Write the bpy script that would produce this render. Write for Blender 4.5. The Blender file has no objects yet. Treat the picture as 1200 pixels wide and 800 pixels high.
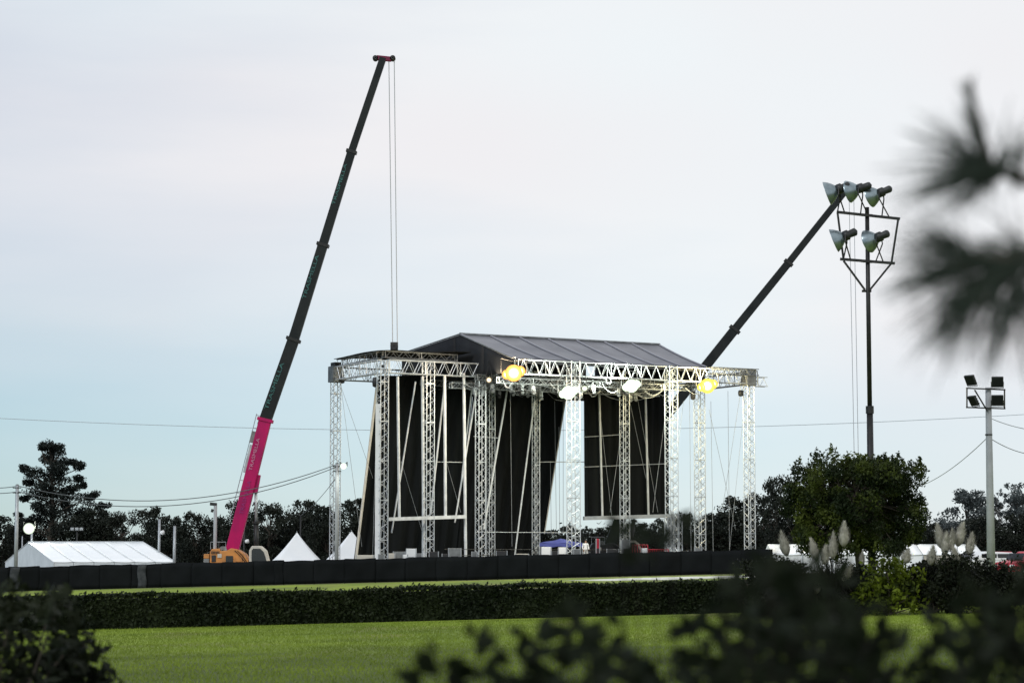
import bpy, bmesh, math, random
import numpy as np
from mathutils import Vector, Matrix, Quaternion

# ------------------------------------------------------------------ camera
scene = bpy.context.scene
COL = scene.collection
F = 2833.0                                   # focal length in photograph pixels (85 mm on 36 mm)
CAMZ = 1.7
TH = math.atan((662 - 400) / F)              # tilt up: the horizon lies at y = 662
cam_d = bpy.data.cameras.new('camera'); cam = bpy.data.objects.new('camera', cam_d); COL.objects.link(cam)
cam.location = (0, 0, CAMZ); cam.rotation_euler = (math.pi / 2 + TH, 0, 0)
cam_d.lens = 85; cam_d.sensor_width = 36; cam_d.clip_start = .1; cam_d.clip_end = 6000
cam_d.dof.use_dof = True; cam_d.dof.focus_distance = 180; cam_d.dof.aperture_fstop = 3.5
scene.camera = cam

# ------------------------------------------------------------------ sky, sun, exposure
SUN_EL, SUN_AZ = math.radians(36), math.radians(218)   # clockwise from +Y: behind the camera, to the left
world = bpy.data.worlds.new('World'); scene.world = world; world.use_nodes = True
nt = world.node_tree; nt.nodes.clear()
def N(t, **k):
    n = nt.nodes.new(t)
    for a, b in k.items(): setattr(n, a, b)
    return n
L = nt.links.new
out = N('ShaderNodeOutputWorld'); bg = N('ShaderNodeBackground'); L(bg.outputs[0], out.inputs[0])
sky = N('ShaderNodeTexSky', sky_type='NISHITA'); sky.sun_disc = False
sky.sun_elevation = SUN_EL; sky.sun_rotation = SUN_AZ; sky.air_density = 1.0; sky.dust_density = .2; sky.ozone_density = 1.0
skys = N('ShaderNodeMix', data_type='RGBA', blend_type='MULTIPLY'); skys.inputs[0].default_value = 1
L(sky.outputs[0], skys.inputs[6])
tint = N('ShaderNodeValToRGB')
te = tint.color_ramp.elements; te[0].position = 0; te[0].color = (.058, .079, .116, 1); te[1].position = .10; te[1].color = (.081, .092, .101, 1)
L(tint.outputs[0], skys.inputs[7])
tc = N('ShaderNodeTexCoord'); sep = N('ShaderNodeSeparateXYZ'); L(tc.outputs['Generated'], sep.inputs[0])
L(sep.outputs[2], tint.inputs[0])
mp = N('ShaderNodeMapping'); mp.inputs['Scale'].default_value = (4.5, 4.5, 26); L(tc.outputs['Generated'], mp.inputs[0])
n1 = N('ShaderNodeTexNoise'); n1.inputs['Scale'].default_value = 1; n1.inputs['Detail'].default_value = 5; n1.inputs['Roughness'].default_value = .5; L(mp.outputs[0], n1.inputs['Vector'])
mp2 = N('ShaderNodeMapping'); mp2.inputs['Scale'].default_value = (3.2, 3.2, 5); mp2.inputs['Location'].default_value = (3.1, 1.7, .4); L(tc.outputs['Generated'], mp2.inputs[0])
n2 = N('ShaderNodeTexNoise'); n2.inputs['Scale'].default_value = 1; n2.inputs['Detail'].default_value = 2; L(mp2.outputs[0], n2.inputs['Vector'])
ramp = N('ShaderNodeValToRGB'); L(sep.outputs[2], ramp.inputs[0])         # veil of thin cloud over elevation
e = ramp.color_ramp.elements
e[0].position = 0; e[0].color = (.34,) * 3 + (1,); e[1].position = .16; e[1].color = (.96,) * 3 + (1,)
k_ = e.new(.055); k_.color = (.38,) * 3 + (1,); k_ = e.new(.10); k_.color = (.74,) * 3 + (1,)
def M(op, a, b=None):
    n = N('ShaderNodeMath', operation=op)
    for i, v in enumerate((a, b)):
        if v is None: continue
        if isinstance(v, (int, float)): n.inputs[i].default_value = v
        else: L(v, n.inputs[i])
    return n.outputs[0]
nz = M('MULTIPLY', M('SUBTRACT', n1.outputs[0], .5), .42)
azm = M('MULTIPLY', M('MULTIPLY', sep.outputs[0], 1.0), 1.15)              # the veil thickens towards the right
fac = M('ADD', M('ADD', ramp.outputs[0], nz), azm)
fcl = N('ShaderNodeClamp'); L(fac, fcl.inputs[0]); fcl.inputs[1].default_value = 0.08; fcl.inputs[2].default_value = .98
veil = N('ShaderNodeMix', data_type='RGBA'); veil.inputs[6].default_value = (.88, .945, .97, 1); veil.inputs[7].default_value = (.885, .87, .89, 1)
vr = N('ShaderNodeMapRange'); vr.inputs[1].default_value = .38; vr.inputs[2].default_value = .62; L(n2.outputs[0], vr.inputs[0]); L(vr.outputs[0], veil.inputs[0])
mixs = N('ShaderNodeMix', data_type='RGBA'); L(fcl.outputs[0], mixs.inputs[0]); L(skys.outputs[2], mixs.inputs[6]); L(veil.outputs[2], mixs.inputs[7])
L(mixs.outputs[2], bg.inputs[0]); bg.inputs[1].default_value = 1.0

sun_d = bpy.data.lights.new('sun', 'SUN'); sun_d.energy = 1.5; sun_d.angle = math.radians(14); sun_d.color = (1, .98, .94)
sun = bpy.data.objects.new('sun', sun_d); COL.objects.link(sun)
sdir = Vector((math.sin(SUN_AZ) * math.cos(SUN_EL), math.cos(SUN_AZ) * math.cos(SUN_EL), math.sin(SUN_EL)))
sun.rotation_euler = sdir.to_track_quat('Z', 'Y').to_euler(); sun.location = (0, 0, 60)

scene.view_settings.view_transform = 'Standard'; scene.view_settings.look = 'None'
scene.view_settings.exposure = 0.0; scene.view_settings.gamma = 1; scene.view_settings.use_curve_mapping = False
scene.render.engine = 'CYCLES'; scene.cycles.use_denoising = True; scene.cycles.max_bounces = 6
scene.cycles.sample_clamp_indirect = 4.0

# ------------------------------------------------------------------ helpers
def P(px, py, Y):
    a = (px - 600) / F; b = (400 - py) / F
    d = Vector((a, math.cos(TH) - b * math.sin(TH), math.sin(TH) + b * math.cos(TH)))
    return Vector((0, 0, CAMZ)) + d * (Y / d.y)
def kx(px, py=640): return P(px, py, 1.0).x
def ss(a, b, x):
    t = max(0., min(1., (x - a) / (b - a))); return t * t * (3 - 2 * t)
def G(x, y):
    xs = max(-40., min(18., x)) * .0235
    near = .225 * max(0, min(1, y / 66)); far = .5 * max(0, min(1, (y - 66) / 100))
    return xs * max(.12, min(1, y / 66)) + near + far
def gp(px, Y):
    x = kx(px) * Y; return Vector((x, Y, G(x, Y)))

class MB:
    def __init__(s): s.v = []; s.f = []; s.m = []; s.mi = 0
    def add(s, vs, fs):
        o = len(s.v); s.v += [tuple(v) for v in vs]
        for f in fs: s.f.append(tuple(i + o for i in f)); s.m.append(s.mi)
        return s
    def hexa(s, c):   # 8 corners, bottom 4 ccw then top 4
        return s.add(c, [(3, 2, 1, 0), (4, 5, 6, 7), (0, 1, 5, 4), (1, 2, 6, 5), (2, 3, 7, 6), (3, 0, 4, 7)])
    def box(s, c, sx, sy, sz, rz=0.):
        c = Vector(c); R = Matrix.Rotation(rz, 3, 'Z')
        return s.hexa([c + R @ Vector((x * sx / 2, y * sy / 2, z * sz / 2)) for z in (-1, 1) for x, y in ((-1, -1), (1, -1), (1, 1), (-1, 1))])
    def beam(s, p, q, w, h, up=(0, 0, 1), w2=None, h2=None):
        p = Vector(p); q = Vector(q); d = (q - p).normalized(); up = Vector(up)
        x = d.cross(up)
        if x.length < 1e-4: x = d.cross(Vector((0, 1, 0)))
        x.normalize(); u = x.cross(d)
        w2 = w if w2 is None else w2; h2 = h if h2 is None else h2
        c = [p + x * a * w / 2 + u * b * h / 2 for a, b in ((-1, -1), (1, -1), (1, 1), (-1, 1))]
        c += [q + x * a * w2 / 2 + u * b * h2 / 2 for a, b in ((-1, -1), (1, -1), (1, 1), (-1, 1))]
        return s.hexa(c)
    def tube(s, p, q, r, r2=None, n=6): return s.path([p, q], [r, r if r2 is None else r2], n)
    def path(s, pts, rad, n=6, cap=True):
        pts = [Vector(p) for p in pts]
        if isinstance(rad, (int, float)): rad = [rad] * len(pts)
        ref = None; vs = []; fs = []
        for i, p in enumerate(pts):
            d = (pts[min(i + 1, len(pts) - 1)] - pts[max(i - 1, 0)])
            d = d.normalized() if d.length > 1e-9 else Vector((0, 0, 1))
            if ref is None:
                ref = d.cross(Vector((0, 0, 1)))
                if ref.length < .05: ref = d.cross(Vector((1, 0, 0)))
            x = (ref - d * ref.dot(d)).normalized(); ref = x; y = d.cross(x)
            for k in range(n):
                a = 2 * math.pi * k / n; vs.append(p + (x * math.cos(a) + y * math.sin(a)) * rad[i])
        for i in range(len(pts) - 1):
            for k in range(n):
                k2 = (k + 1) % n; fs.append((i * n + k, i * n + k2, (i + 1) * n + k2, (i + 1) * n + k))
        if cap: fs.append(tuple(range(n - 1, -1, -1))); fs.append(tuple((len(pts) - 1) * n + k for k in range(n)))
        return s.add(vs, fs)
    def lathe(s, base, axis, prof, n=16):   # prof: (distance along the axis, radius)
        axis = Vector(axis).normalized(); base = Vector(base)
        x = axis.cross(Vector((0, 0, 1)))
        if x.length < .05: x = axis.cross(Vector((1, 0, 0)))
        x.normalize(); y = axis.cross(x); vs = []; fs = []
        for t, r in prof:
            for k in range(n):
                a = 2 * math.pi * k / n; vs.append(base + axis * t + (x * math.cos(a) + y * math.sin(a)) * max(r, 1e-4))
        for i in range(len(prof) - 1):
            for k in range(n):
                k2 = (k + 1) % n; fs.append((i * n + k, i * n + k2, (i + 1) * n + k2, (i + 1) * n + k))
        return s.add(vs, fs)
    def grid(s, fn, nu, nv):
        vs = [fn(i / nu, j / nv) for j in range(nv + 1) for i in range(nu + 1)]
        return s.add(vs, [(j * (nu + 1) + i, j * (nu + 1) + i + 1, (j + 1) * (nu + 1) + i + 1, (j + 1) * (nu + 1) + i) for j in range(nv) for i in range(nu)])
    def prism(s, poly, o, ex, ey, en, t):   # polygon in the plane (ex, ey) at o, thickness t along en
        o = Vector(o); ex = Vector(ex); ey = Vector(ey); en = Vector(en); n = len(poly)
        a = [o + ex * x + ey * y for x, y in poly]; b = [p + en * t for p in a]
        return s.add(a + b, [tuple(range(n)), tuple(range(2 * n - 1, n - 1, -1))] + [(i, i + n, (i + 1) % n + n, (i + 1) % n) for i in range(n)])
    def build(s, name, mat, parent=None, smooth=False, org=None, solid=0, bevel=0):
        o = org if org is not None else (parent['_o'] if parent is not None and '_o' in parent else (0, 0, 0))
        me = bpy.data.meshes.new(name)
        me.from_pydata([(v[0] - o[0], v[1] - o[1], v[2] - o[2]) for v in s.v], [], s.f)
        mats = mat if isinstance(mat, (list, tuple)) else [mat]
        for m in mats: me.materials.append(m)
        if len(mats) > 1: me.polygons.foreach_set('material_index', s.m)
        if smooth: me.polygons.foreach_set('use_smooth', [True] * len(me.polygons))
        bm = bmesh.new(); bm.from_mesh(me); bmesh.ops.recalc_face_normals(bm, faces=bm.faces); bm.to_mesh(me); bm.free()
        me.update()
        ob = bpy.data.objects.new(name, me); COL.objects.link(ob)
        if parent is not None: ob.parent = parent; ob['_o'] = list(o)
        else: ob.location = o
        if solid:
            md = ob.modifiers.new('thickness', 'SOLIDIFY'); md.thickness = solid; md.offset = 0
        if bevel:
            md = ob.modifiers.new('bevel', 'BEVEL'); md.width = bevel; md.segments = 2; md.limit_method = 'ANGLE'
        return ob

def tag(o, label, cat, group=None):
    o['label'] = label; o['category'] = cat
    if group: o['group'] = group
    return o
def thing(name, label, cat, loc=(0, 0, 0), group=None):
    o = bpy.data.objects.new(name, None); COL.objects.link(o); o.location = loc; o['_o'] = list(loc)
    o.empty_display_size = .2
    return tag(o, label, cat, group)
def struct(o, kind='structure'): o['kind'] = kind; return o
def copy_tree(o, parent=None):
    c = o.copy(); COL.objects.link(c)
    if parent is not None: c.parent = parent
    for ch in list(o.children): copy_tree(ch, c)
    return c

# ------------------------------------------------------------------ materials
def mat(name, c, rough=.6, metal=0., c2=None, scale=3., bump=0., bscale=20., spec=.4, detail=4., objvar=0., contrast=(.35, .65), emit=None, estr=0., transl=0., stretch=None):
    m = bpy.data.materials.new(name); m.use_nodes = True; t = m.node_tree; b = t.nodes['Principled BSDF']
    b.inputs['Roughness'].default_value = rough; b.inputs['Metallic'].default_value = metal
    b.inputs['Specular IOR Level'].default_value = spec
    c = tuple(c) + (1,); src = None
    tcn = t.nodes.new('ShaderNodeTexCoord'); vec = tcn.outputs['Object']
    if stretch:
        mpn = t.nodes.new('ShaderNodeMapping'); mpn.inputs['Scale'].default_value = stretch; t.links.new(vec, mpn.inputs[0]); vec = mpn.outputs[0]
    if c2 is not None:
        n = t.nodes.new('ShaderNodeTexNoise'); n.inputs['Scale'].default_value = scale; n.inputs['Detail'].default_value = detail
        t.links.new(vec, n.inputs['Vector'])
        r = t.nodes.new('ShaderNodeMapRange'); r.inputs[1].default_value = contrast[0]; r.inputs[2].default_value = contrast[1]; t.links.new(n.outputs[0], r.inputs[0])
        mx = t.nodes.new('ShaderNodeMix'); mx.data_type = 'RGBA'; mx.inputs[6].default_value = c; mx.inputs[7].default_value = tuple(c2) + (1,)
        t.links.new(r.outputs[0], mx.inputs[0]); src = mx.outputs[2]
    if objvar:
        oi = t.nodes.new('ShaderNodeObjectInfo'); hs = t.nodes.new('ShaderNodeHueSaturation')
        r = t.nodes.new('ShaderNodeMapRange'); r.inputs[3].default_value = 1 - objvar; r.inputs[4].default_value = 1 + objvar; t.links.new(oi.outputs['Random'], r.inputs[0]); t.links.new(r.outputs[0], hs.inputs['Value'])
        if src is not None: t.links.new(src, hs.inputs['Color'])
        else: hs.inputs['Color'].default_value = c
        src = hs.outputs[0]
    if src is not None: t.links.new(src, b.inputs['Base Color'])
    else: b.inputs['Base Color'].default_value = c
    if bump:
        n = t.nodes.new('ShaderNodeTexNoise'); n.inputs['Scale'].default_value = bscale; n.inputs['Detail'].default_value = 3
        t.links.new(vec, n.inputs['Vector'])
        bn = t.nodes.new('ShaderNodeBump'); bn.inputs['Strength'].default_value = bump; bn.inputs['Distance'].default_value = .05
        t.links.new(n.outputs[0], bn.inputs['Height']); t.links.new(bn.outputs[0], b.inputs['Normal'])
    if emit: b.inputs['Emission Color'].default_value = tuple(emit) + (1,); b.inputs['Emission Strength'].default_value = estr
    if transl:
        tr = t.nodes.new('ShaderNodeBsdfTranslucent'); ms = t.nodes.new('ShaderNodeMixShader'); ms.inputs[0].default_value = transl
        if src is not None: t.links.new(src, tr.inputs[0])
        else: tr.inputs[0].default_value = c
        t.links.new(b.outputs[0], ms.inputs[1]); t.links.new(tr.outputs[0], ms.inputs[2]); t.links.new(ms.outputs[0], t.nodes['Material Output'].inputs[0])
    return m
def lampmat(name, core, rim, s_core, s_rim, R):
    # lit lamp face: hot core, surrounding glow painted as emission fading to the rim (object space, radius R, axis = local Y)
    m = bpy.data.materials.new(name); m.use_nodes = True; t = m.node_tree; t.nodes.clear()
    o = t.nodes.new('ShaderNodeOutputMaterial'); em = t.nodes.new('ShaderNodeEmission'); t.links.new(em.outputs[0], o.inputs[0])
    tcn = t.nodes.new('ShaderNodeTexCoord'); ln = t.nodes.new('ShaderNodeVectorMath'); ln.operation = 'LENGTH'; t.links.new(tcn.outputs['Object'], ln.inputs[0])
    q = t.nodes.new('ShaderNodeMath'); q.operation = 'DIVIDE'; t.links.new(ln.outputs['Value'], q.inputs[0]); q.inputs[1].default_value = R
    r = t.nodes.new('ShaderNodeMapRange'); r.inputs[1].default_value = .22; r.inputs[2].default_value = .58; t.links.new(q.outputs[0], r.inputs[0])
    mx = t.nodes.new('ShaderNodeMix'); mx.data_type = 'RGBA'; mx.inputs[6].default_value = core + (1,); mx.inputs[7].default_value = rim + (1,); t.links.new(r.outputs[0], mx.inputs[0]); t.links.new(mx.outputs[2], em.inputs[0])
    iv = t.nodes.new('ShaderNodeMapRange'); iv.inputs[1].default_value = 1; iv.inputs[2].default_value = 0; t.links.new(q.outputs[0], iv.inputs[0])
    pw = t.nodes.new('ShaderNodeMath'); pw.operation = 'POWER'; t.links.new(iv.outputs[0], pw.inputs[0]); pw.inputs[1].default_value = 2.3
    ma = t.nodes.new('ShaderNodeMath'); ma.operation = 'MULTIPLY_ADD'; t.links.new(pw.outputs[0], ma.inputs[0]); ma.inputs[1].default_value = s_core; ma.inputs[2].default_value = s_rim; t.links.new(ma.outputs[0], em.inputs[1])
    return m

ALU = mat('aluminium', (.54, .57, .60), .42, .35, c2=(.38, .405, .43), scale=1.5)
POLEW = mat('white painted pole', (.56, .58, .60), .5, c2=(.42, .44, .455), scale=2)
ALUD = mat('weathered aluminium', (.22, .23, .24), .5, .3, c2=(.12, .125, .13), scale=2)
STEEL = mat('dark steel', (.016, .0165, .018), .5, .3, c2=(.028, .027, .026), scale=4)
GREYST = mat('galvanised steel', (.42, .44, .46), .45, .4, c2=(.33, .35, .37), scale=3)
CONC = mat('grey concrete pole', (.30, .31, .32), .85, c2=(.38, .39, .40), scale=1.2, bump=.2, bscale=12)
BLACK = mat('black scrim cloth', (.006, .0065, .0065), .9, c2=(.011, .0115, .011), scale=.8, spec=.15, bump=.3, bscale=1.2)
DRAPE = mat('black drape cloth', (.0048, .0058, .0062), .9, c2=(.0085, .010, .0108), scale=.5, spec=.1, bump=.5, bscale=.9, stretch=(2.5, 2.5, .3))
FENCE = mat('black fence mesh', (.0045, .0056, .0065), .85, c2=(.0075, .0088, .010), scale=.7, spec=.12, objvar=.15, bump=.3, bscale=2)
FENCEG = mat('grey see through mesh', (.022, .025, .028), .8, c2=(.06, .064, .07), scale=2.5, spec=.2)
ROOF = mat('grey pvc roof skin', (.15, .153, .175), .5, c2=(.205, .208, .23), scale=.5, spec=.35, objvar=.06)
SEAM = mat('pale roof seam', (.29, .29, .32), .55)
GABLE = mat('charcoal gable cloth', (.013, .0135, .016), .8, c2=(.019, .02, .023), scale=.7, spec=.25, bump=.4, bscale=1)
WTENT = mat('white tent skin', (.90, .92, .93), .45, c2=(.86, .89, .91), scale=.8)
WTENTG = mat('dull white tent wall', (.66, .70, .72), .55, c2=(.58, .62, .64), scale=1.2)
PINK = mat('magenta crane paint', (.42, .003, .095), .5, c2=(.20, .006, .075), scale=1.1, spec=.25, contrast=(.40, .75), stretch=(1, 1, .35))
CRDARK = mat('dark crane boom paint', (.009, .0115, .013), .5, c2=(.016, .019, .02), scale=.9, spec=.2)
ORANGE = mat('orange crane paint', (.62, .26, .07), .6, c2=(.42, .19, .065), scale=2.2, spec=.25)
TEAL = mat('teal lettering', (.05, .17, .165), .6, c2=(.03, .10, .10), scale=2)
WHITEL = mat('pale lettering', (.50, .20, .33), .6)
CREAM = mat('cream paint', (.58, .54, .46), .5, c2=(.48, .45, .4), scale=2)
GLASS = mat('dark glass', (.012, .014, .018), .08, spec=.6)
GLASSM = mat('dull dark lamp glass', (.012, .013, .015), .5, spec=.12)
RUBBER = mat('black rubber', (.018, .018, .018), .85, spec=.2)
RED = mat('red vehicle paint', (.50, .02, .045), .35, c2=(.42, .018, .04), scale=2)
WHITEP = mat('white paint', (.76, .77, .77), .4, c2=(.68, .69, .7), scale=2)
BLUE = mat('blue tarpaulin', (.045, .055, .22), .55, c2=(.06, .075, .28), scale=1.2)
CASEG = mat('grey flight case', (.22, .23, .23), .5, c2=(.15, .155, .155), scale=3)
CASEB = mat('black flight case', (.018, .018, .02), .5, c2=(.03, .03, .032), scale=3)
CLADD = mat('cable black', (.012, .012, .013), .6)
WIRE = mat('grey wire', (.09, .10, .11), .6)
WIREP = mat('pale steel rope', (.42, .43, .45), .5, .3)
BELL = mat('spun aluminium bell', (.27, .33, .36), .30, .75, c2=(.18, .225, .25), scale=3)
BELLD = mat('dark lamp housing', (.014, .016, .017), .5, c2=(.024, .026, .027), scale=4)
BARK = mat('dark bark', (.045, .036, .028), .9, c2=(.075, .062, .05), scale=6, bump=.4, bscale=14)
BARKP = mat('pale bark', (.16, .165, .165), .9, c2=(.07, .065, .06), scale=3, bump=.3)
def leafmat(n, c, c2, scale=.5, tr=.22, ov=.15): return mat(n, c, .55, c2=c2, scale=scale, spec=.12, transl=tr, objvar=ov, contrast=(.38, .62))
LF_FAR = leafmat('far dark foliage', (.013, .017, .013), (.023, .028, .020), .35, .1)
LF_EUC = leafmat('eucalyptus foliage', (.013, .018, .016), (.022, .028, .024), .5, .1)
LF_HAZE = leafmat('haze tinted foliage', (.075, .090, .092), (.095, .112, .112), .5)  # haze over the far right trees is put into this grey leaf colour
LF_TREE = leafmat('dense tree foliage', (.012, .0195, .007), (.085, .108, .018), .95, .22)  # the yellower noise patches paint sunlit highlights into the crown
for nd_ in LF_TREE.node_tree.nodes:
    if nd_.type == 'MAP_RANGE' and abs(nd_.inputs[1].default_value - .38) < 1e-4: nd_.inputs[1].default_value = .46; nd_.inputs[2].default_value = .72
LF_HEDGE = leafmat('clipped hedge foliage', (.010, .0155, .007), (.020, .028, .011), .9, .1, 0)
LF_DARK = leafmat('dark shrub foliage', (.008, .011, .006), (.018, .023, .011), 1.5, .12)
LF_YEL = leafmat('yellow green shrub foliage', (.018, .028, .006), (.13, .17, .014), 2.2, .3)
LF_NEAR = leafmat('near shrub foliage', (.006, .009, .005), (.014, .019, .010), 6., .12, 0); LF_NEAR.node_tree.nodes['Principled BSDF'].inputs['Specular IOR Level'].default_value = .08
LF_PINE = leafmat('pine needles', (.022, .032, .025), (.045, .060, .045), 6., .2, 0)
STEMD = mat('dark twig bark', (.012, .011, .009), .9, spec=.1)
LF_GRASSP = leafmat('pampas leaves', (.008, .010, .006), (.016, .019, .011), 2., .1)
PLUME = mat('pampas plume', (.38, .365, .31), .9, c2=(.56, .54, .47), scale=8, transl=.45, objvar=.18)
SKIN = mat('skin', (.32, .19, .13), .6)
HAIR = mat('dark hair', (.015, .012, .01), .7)
SHIRTW = mat('white shirt cloth', (.72, .72, .72), .8)
SHIRTD = mat('dark shirt cloth', (.03, .033, .04), .8)
TROUS = mat('pale trousers cloth', (.50, .50, .48), .8)
TROUSD = mat('dark trousers cloth', (.025, .027, .035), .8)

# lawn and earth: one procedural ground material
def ground_mat():
    m = bpy.data.materials.new('lawn'); m.use_nodes = True; t = m.node_tree; b = t.nodes['Principled BSDF']; b.inputs['Roughness'].default_value = .9; b.inputs['Specular IOR Level'].default_value = .15
    tcn = t.nodes.new('ShaderNodeTexCoord')
    def noise(s, d, st=None):
        n = t.nodes.new('ShaderNodeTexNoise'); n.inputs['Scale'].default_value = s; n.inputs['Detail'].default_value = d
        if st:
            mpn = t.nodes.new('ShaderNodeMapping'); mpn.inputs['Scale'].default_value = st; t.links.new(tcn.outputs['Object'], mpn.inputs[0]); t.links.new(mpn.outputs[0], n.inputs['Vector'])
        else: t.links.new(tcn.outputs['Object'], n.inputs['Vector'])
        return n.outputs[0]
    def mixc(f, a, c, lo, hi):
        r = t.nodes.new('ShaderNodeMapRange'); r.inputs[1].default_value = lo; r.inputs[2].default_value = hi; t.links.new(f, r.inputs[0])
        mx = t.nodes.new('ShaderNodeMix'); mx.data_type = 'RGBA'; t.links.new(r.outputs[0], mx.inputs[0])
        for i, v in ((6, a), (7, c)):
            if isinstance(v, tuple): mx.inputs[i].default_value = v + (1,)
            else: t.links.new(v, mx.inputs[i])
        return mx.outputs[2]
    g = mixc(noise(.16, 5, (1, .35, 1)), (.135, .195, .032), (.225, .30, .036), .38, .58)
    g = mixc(noise(1.6, 5), g, (.14, .15, .045), .56, .80)
    g = mixc(noise(9, 4), g, (.07, .095, .014), .55, .9)
    g = mixc(noise(.45, 6, (1, .5, 1)), g, (.20, .20, .075), .54, .70)
    sp = t.nodes.new('ShaderNodeSeparateXYZ'); t.links.new(tcn.outputs['Object'], sp.inputs[0])
    ad = t.nodes.new('ShaderNodeMath'); ad.operation = 'MULTIPLY_ADD'; t.links.new(noise(.35, 4), ad.inputs[0]); ad.inputs[1].default_value = -22; t.links.new(sp.outputs[1], ad.inputs[2])
    g = mixc(ad.outputs[0], (.075, .100, .028), g, 30, 41)          # thin worn turf nearer the shrubs
    mu = mixc(sp.outputs[1], g, (.085, .08, .055), 163, 172)           # trampled earth of the site behind the fence
    g = mu
    t.links.new(g, b.inputs['Base Color'])
    bn = t.nodes.new('ShaderNodeBump'); bn.inputs['Strength'].default_value = .5; bn.inputs['Distance'].default_value = .04
    t.links.new(noise(14, 4), bn.inputs['Height']); t.links.new(bn.outputs[0], b.inputs['Normal'])
    return m
LAWN = ground_mat()
GRASSB = leafmat('grass blades', (.145, .195, .032), (.215, .285, .038), .25, .3, 0)

# ------------------------------------------------------------------ leaf clouds
def leaf_mesh(name, clumps, size, seed, m, parent=None, org=None, aspect=2.0, up=.0, shell=.35, jitter=.35):
    """clumps: (centre, (rx, ry, rz), n): small pointed leaves spread through each ellipsoid"""
    r = np.random.default_rng(seed); C = []
    for c, rad, n in clumps:
        n = int(n); d = r.normal(size=(n, 3)); d /= np.linalg.norm(d, axis=1)[:, None]
        rr = r.random(n) ** shell
        C.append(np.array(c)[None] + d * rr[:, None] * np.array(rad)[None] * (1 + jitter * (r.random((n, 1)) - .5)))
    C = np.concatenate(C); n = len(C)
    a = r.normal(size=(n, 3)); a[:, 2] += up; a /= np.linalg.norm(a, axis=1)[:, None]
    b = np.cross(a, r.normal(size=(n, 3))); b /= np.linalg.norm(b, axis=1)[:, None]
    nn = np.cross(a, b)
    s = size * (.6 + .8 * r.random((n, 1)))
    v = np.stack([C - a * s * .5, C + b * s * .5 / aspect + nn * s * .08, C + a * s * .5, C - b * s * .5 / aspect + nn * s * .08], 1).reshape(-1, 3)
    return quads(name, v, m, parent, org)
def quads(name, v, m, parent=None, org=None, k=4):
    o = org if org is not None else (parent['_o'] if parent is not None and '_o' in parent else (0, 0, 0))
    v = v - np.array(o)[None]; n = len(v) // k
    me = bpy.data.meshes.new(name); me.vertices.add(len(v)); me.vertices.foreach_set('co', v.astype(np.float32).ravel())
    me.loops.add(n * k); me.loops.foreach_set('vertex_index', np.arange(n * k, dtype=np.int32))
    me.polygons.add(n); me.polygons.foreach_set('loop_start', np.arange(0, n * k, k, dtype=np.int32)); me.polygons.foreach_set('loop_total', np.full(n, k, dtype=np.int32))
    me.materials.append(m); me.update(calc_edges=True); me.validate()
    ob = bpy.data.objects.new(name, me); COL.objects.link(ob)
    if parent is not None: ob.parent = parent; ob['_o'] = list(o)
    else: ob.location = o
    return ob

# ================================================================== SETTING
def frange(a, b, n): return [a + (b - a) * i / n for i in range(n + 1)]
xs = [-3000, -1200, -500, -200, -100] + frange(-60, 60, 60) + [100, 200, 500, 1200, 3000]
ys = [-200, -40, -10] + frange(0, 240, 80) + [300, 500, 1000, 2000, 4000]
g = MB(); nx = len(xs)
g.add([(x, y, G(x, y)) for y in ys for x in xs], [(j * nx + i, j * nx + i + 1, (j + 1) * nx + i + 1, (j + 1) * nx + i) for j in range(len(ys) - 1) for i in range(nx - 1)])
struct(g.build('ground', LAWN, smooth=True))

# grass blades over the lawn in view
r = np.random.default_rng(5); n = 150000
yy = 24 + (66 - 24) * r.random(n) ** .8; xx = (r.random(n) - .5) * 2 * (.24 * yy + .5)
zz = np.array([G(a, b) for a, b in zip(xx, yy)])
h = .025 + .03 * r.random(n); w = .007 + .006 * r.random(n); an = r.random(n) * 6.283; ln = (r.random((n, 2)) - .5) * .05
b0 = np.stack([xx - np.cos(an) * w, yy - np.sin(an) * w, zz - .004], 1); b1 = np.stack([xx + np.cos(an) * w, yy + np.sin(an) * w, zz - .004], 1); tp = np.stack([xx + ln[:, 0], yy + ln[:, 1], zz + h], 1)
go = quads('lawn_grass', np.stack([b0, b1, tp], 1).reshape(-1, 3), GRASSB, k=3)
struct(tag(go, 'short green blades of the clipped lawn in front of the hedge', 'grass'), 'stuff')

# clipped hedge across the picture: woody core + leaves
def hedge_line(t):
    px = -60 + 1330 * t; Y = 65.5 + 3.5 * t; x = kx(px) * Y; return x, Y, G(x, Y)
hr = thing('clipped_hedge', 'long low clipped dark hedge running along the far edge of the lawn', 'hedge', (hedge_line(.5)[0], hedge_line(.5)[1] + .5, hedge_line(.5)[2]))
core = MB(); HN = 60
def hsec(t):
    x, y, z = hedge_line(t); return [(x, y + .10, z), (x, y + .12, z + .80), (x, y + 1.0, z + .82), (x, y + 1.0, z)]
vs = []; fs = []
for i in range(HN + 1): vs += hsec(i / HN)
for i in range(HN):
    for k in range(4): fs.append((i * 4 + k, i * 4 + (k + 1) % 4, (i + 1) * 4 + (k + 1) % 4, (i + 1) * 4 + k))
fs += [(0, 1, 2, 3), (HN * 4 + 3, HN * 4 + 2, HN * 4 + 1, HN * 4)]
core.add(vs, fs).build('twig_core', LF_HEDGE, hr)
r = np.random.default_rng(11); n = 42000
t_ = r.random(n); hv = []
pos = np.zeros((n, 3)); side = r.random(n)
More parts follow.
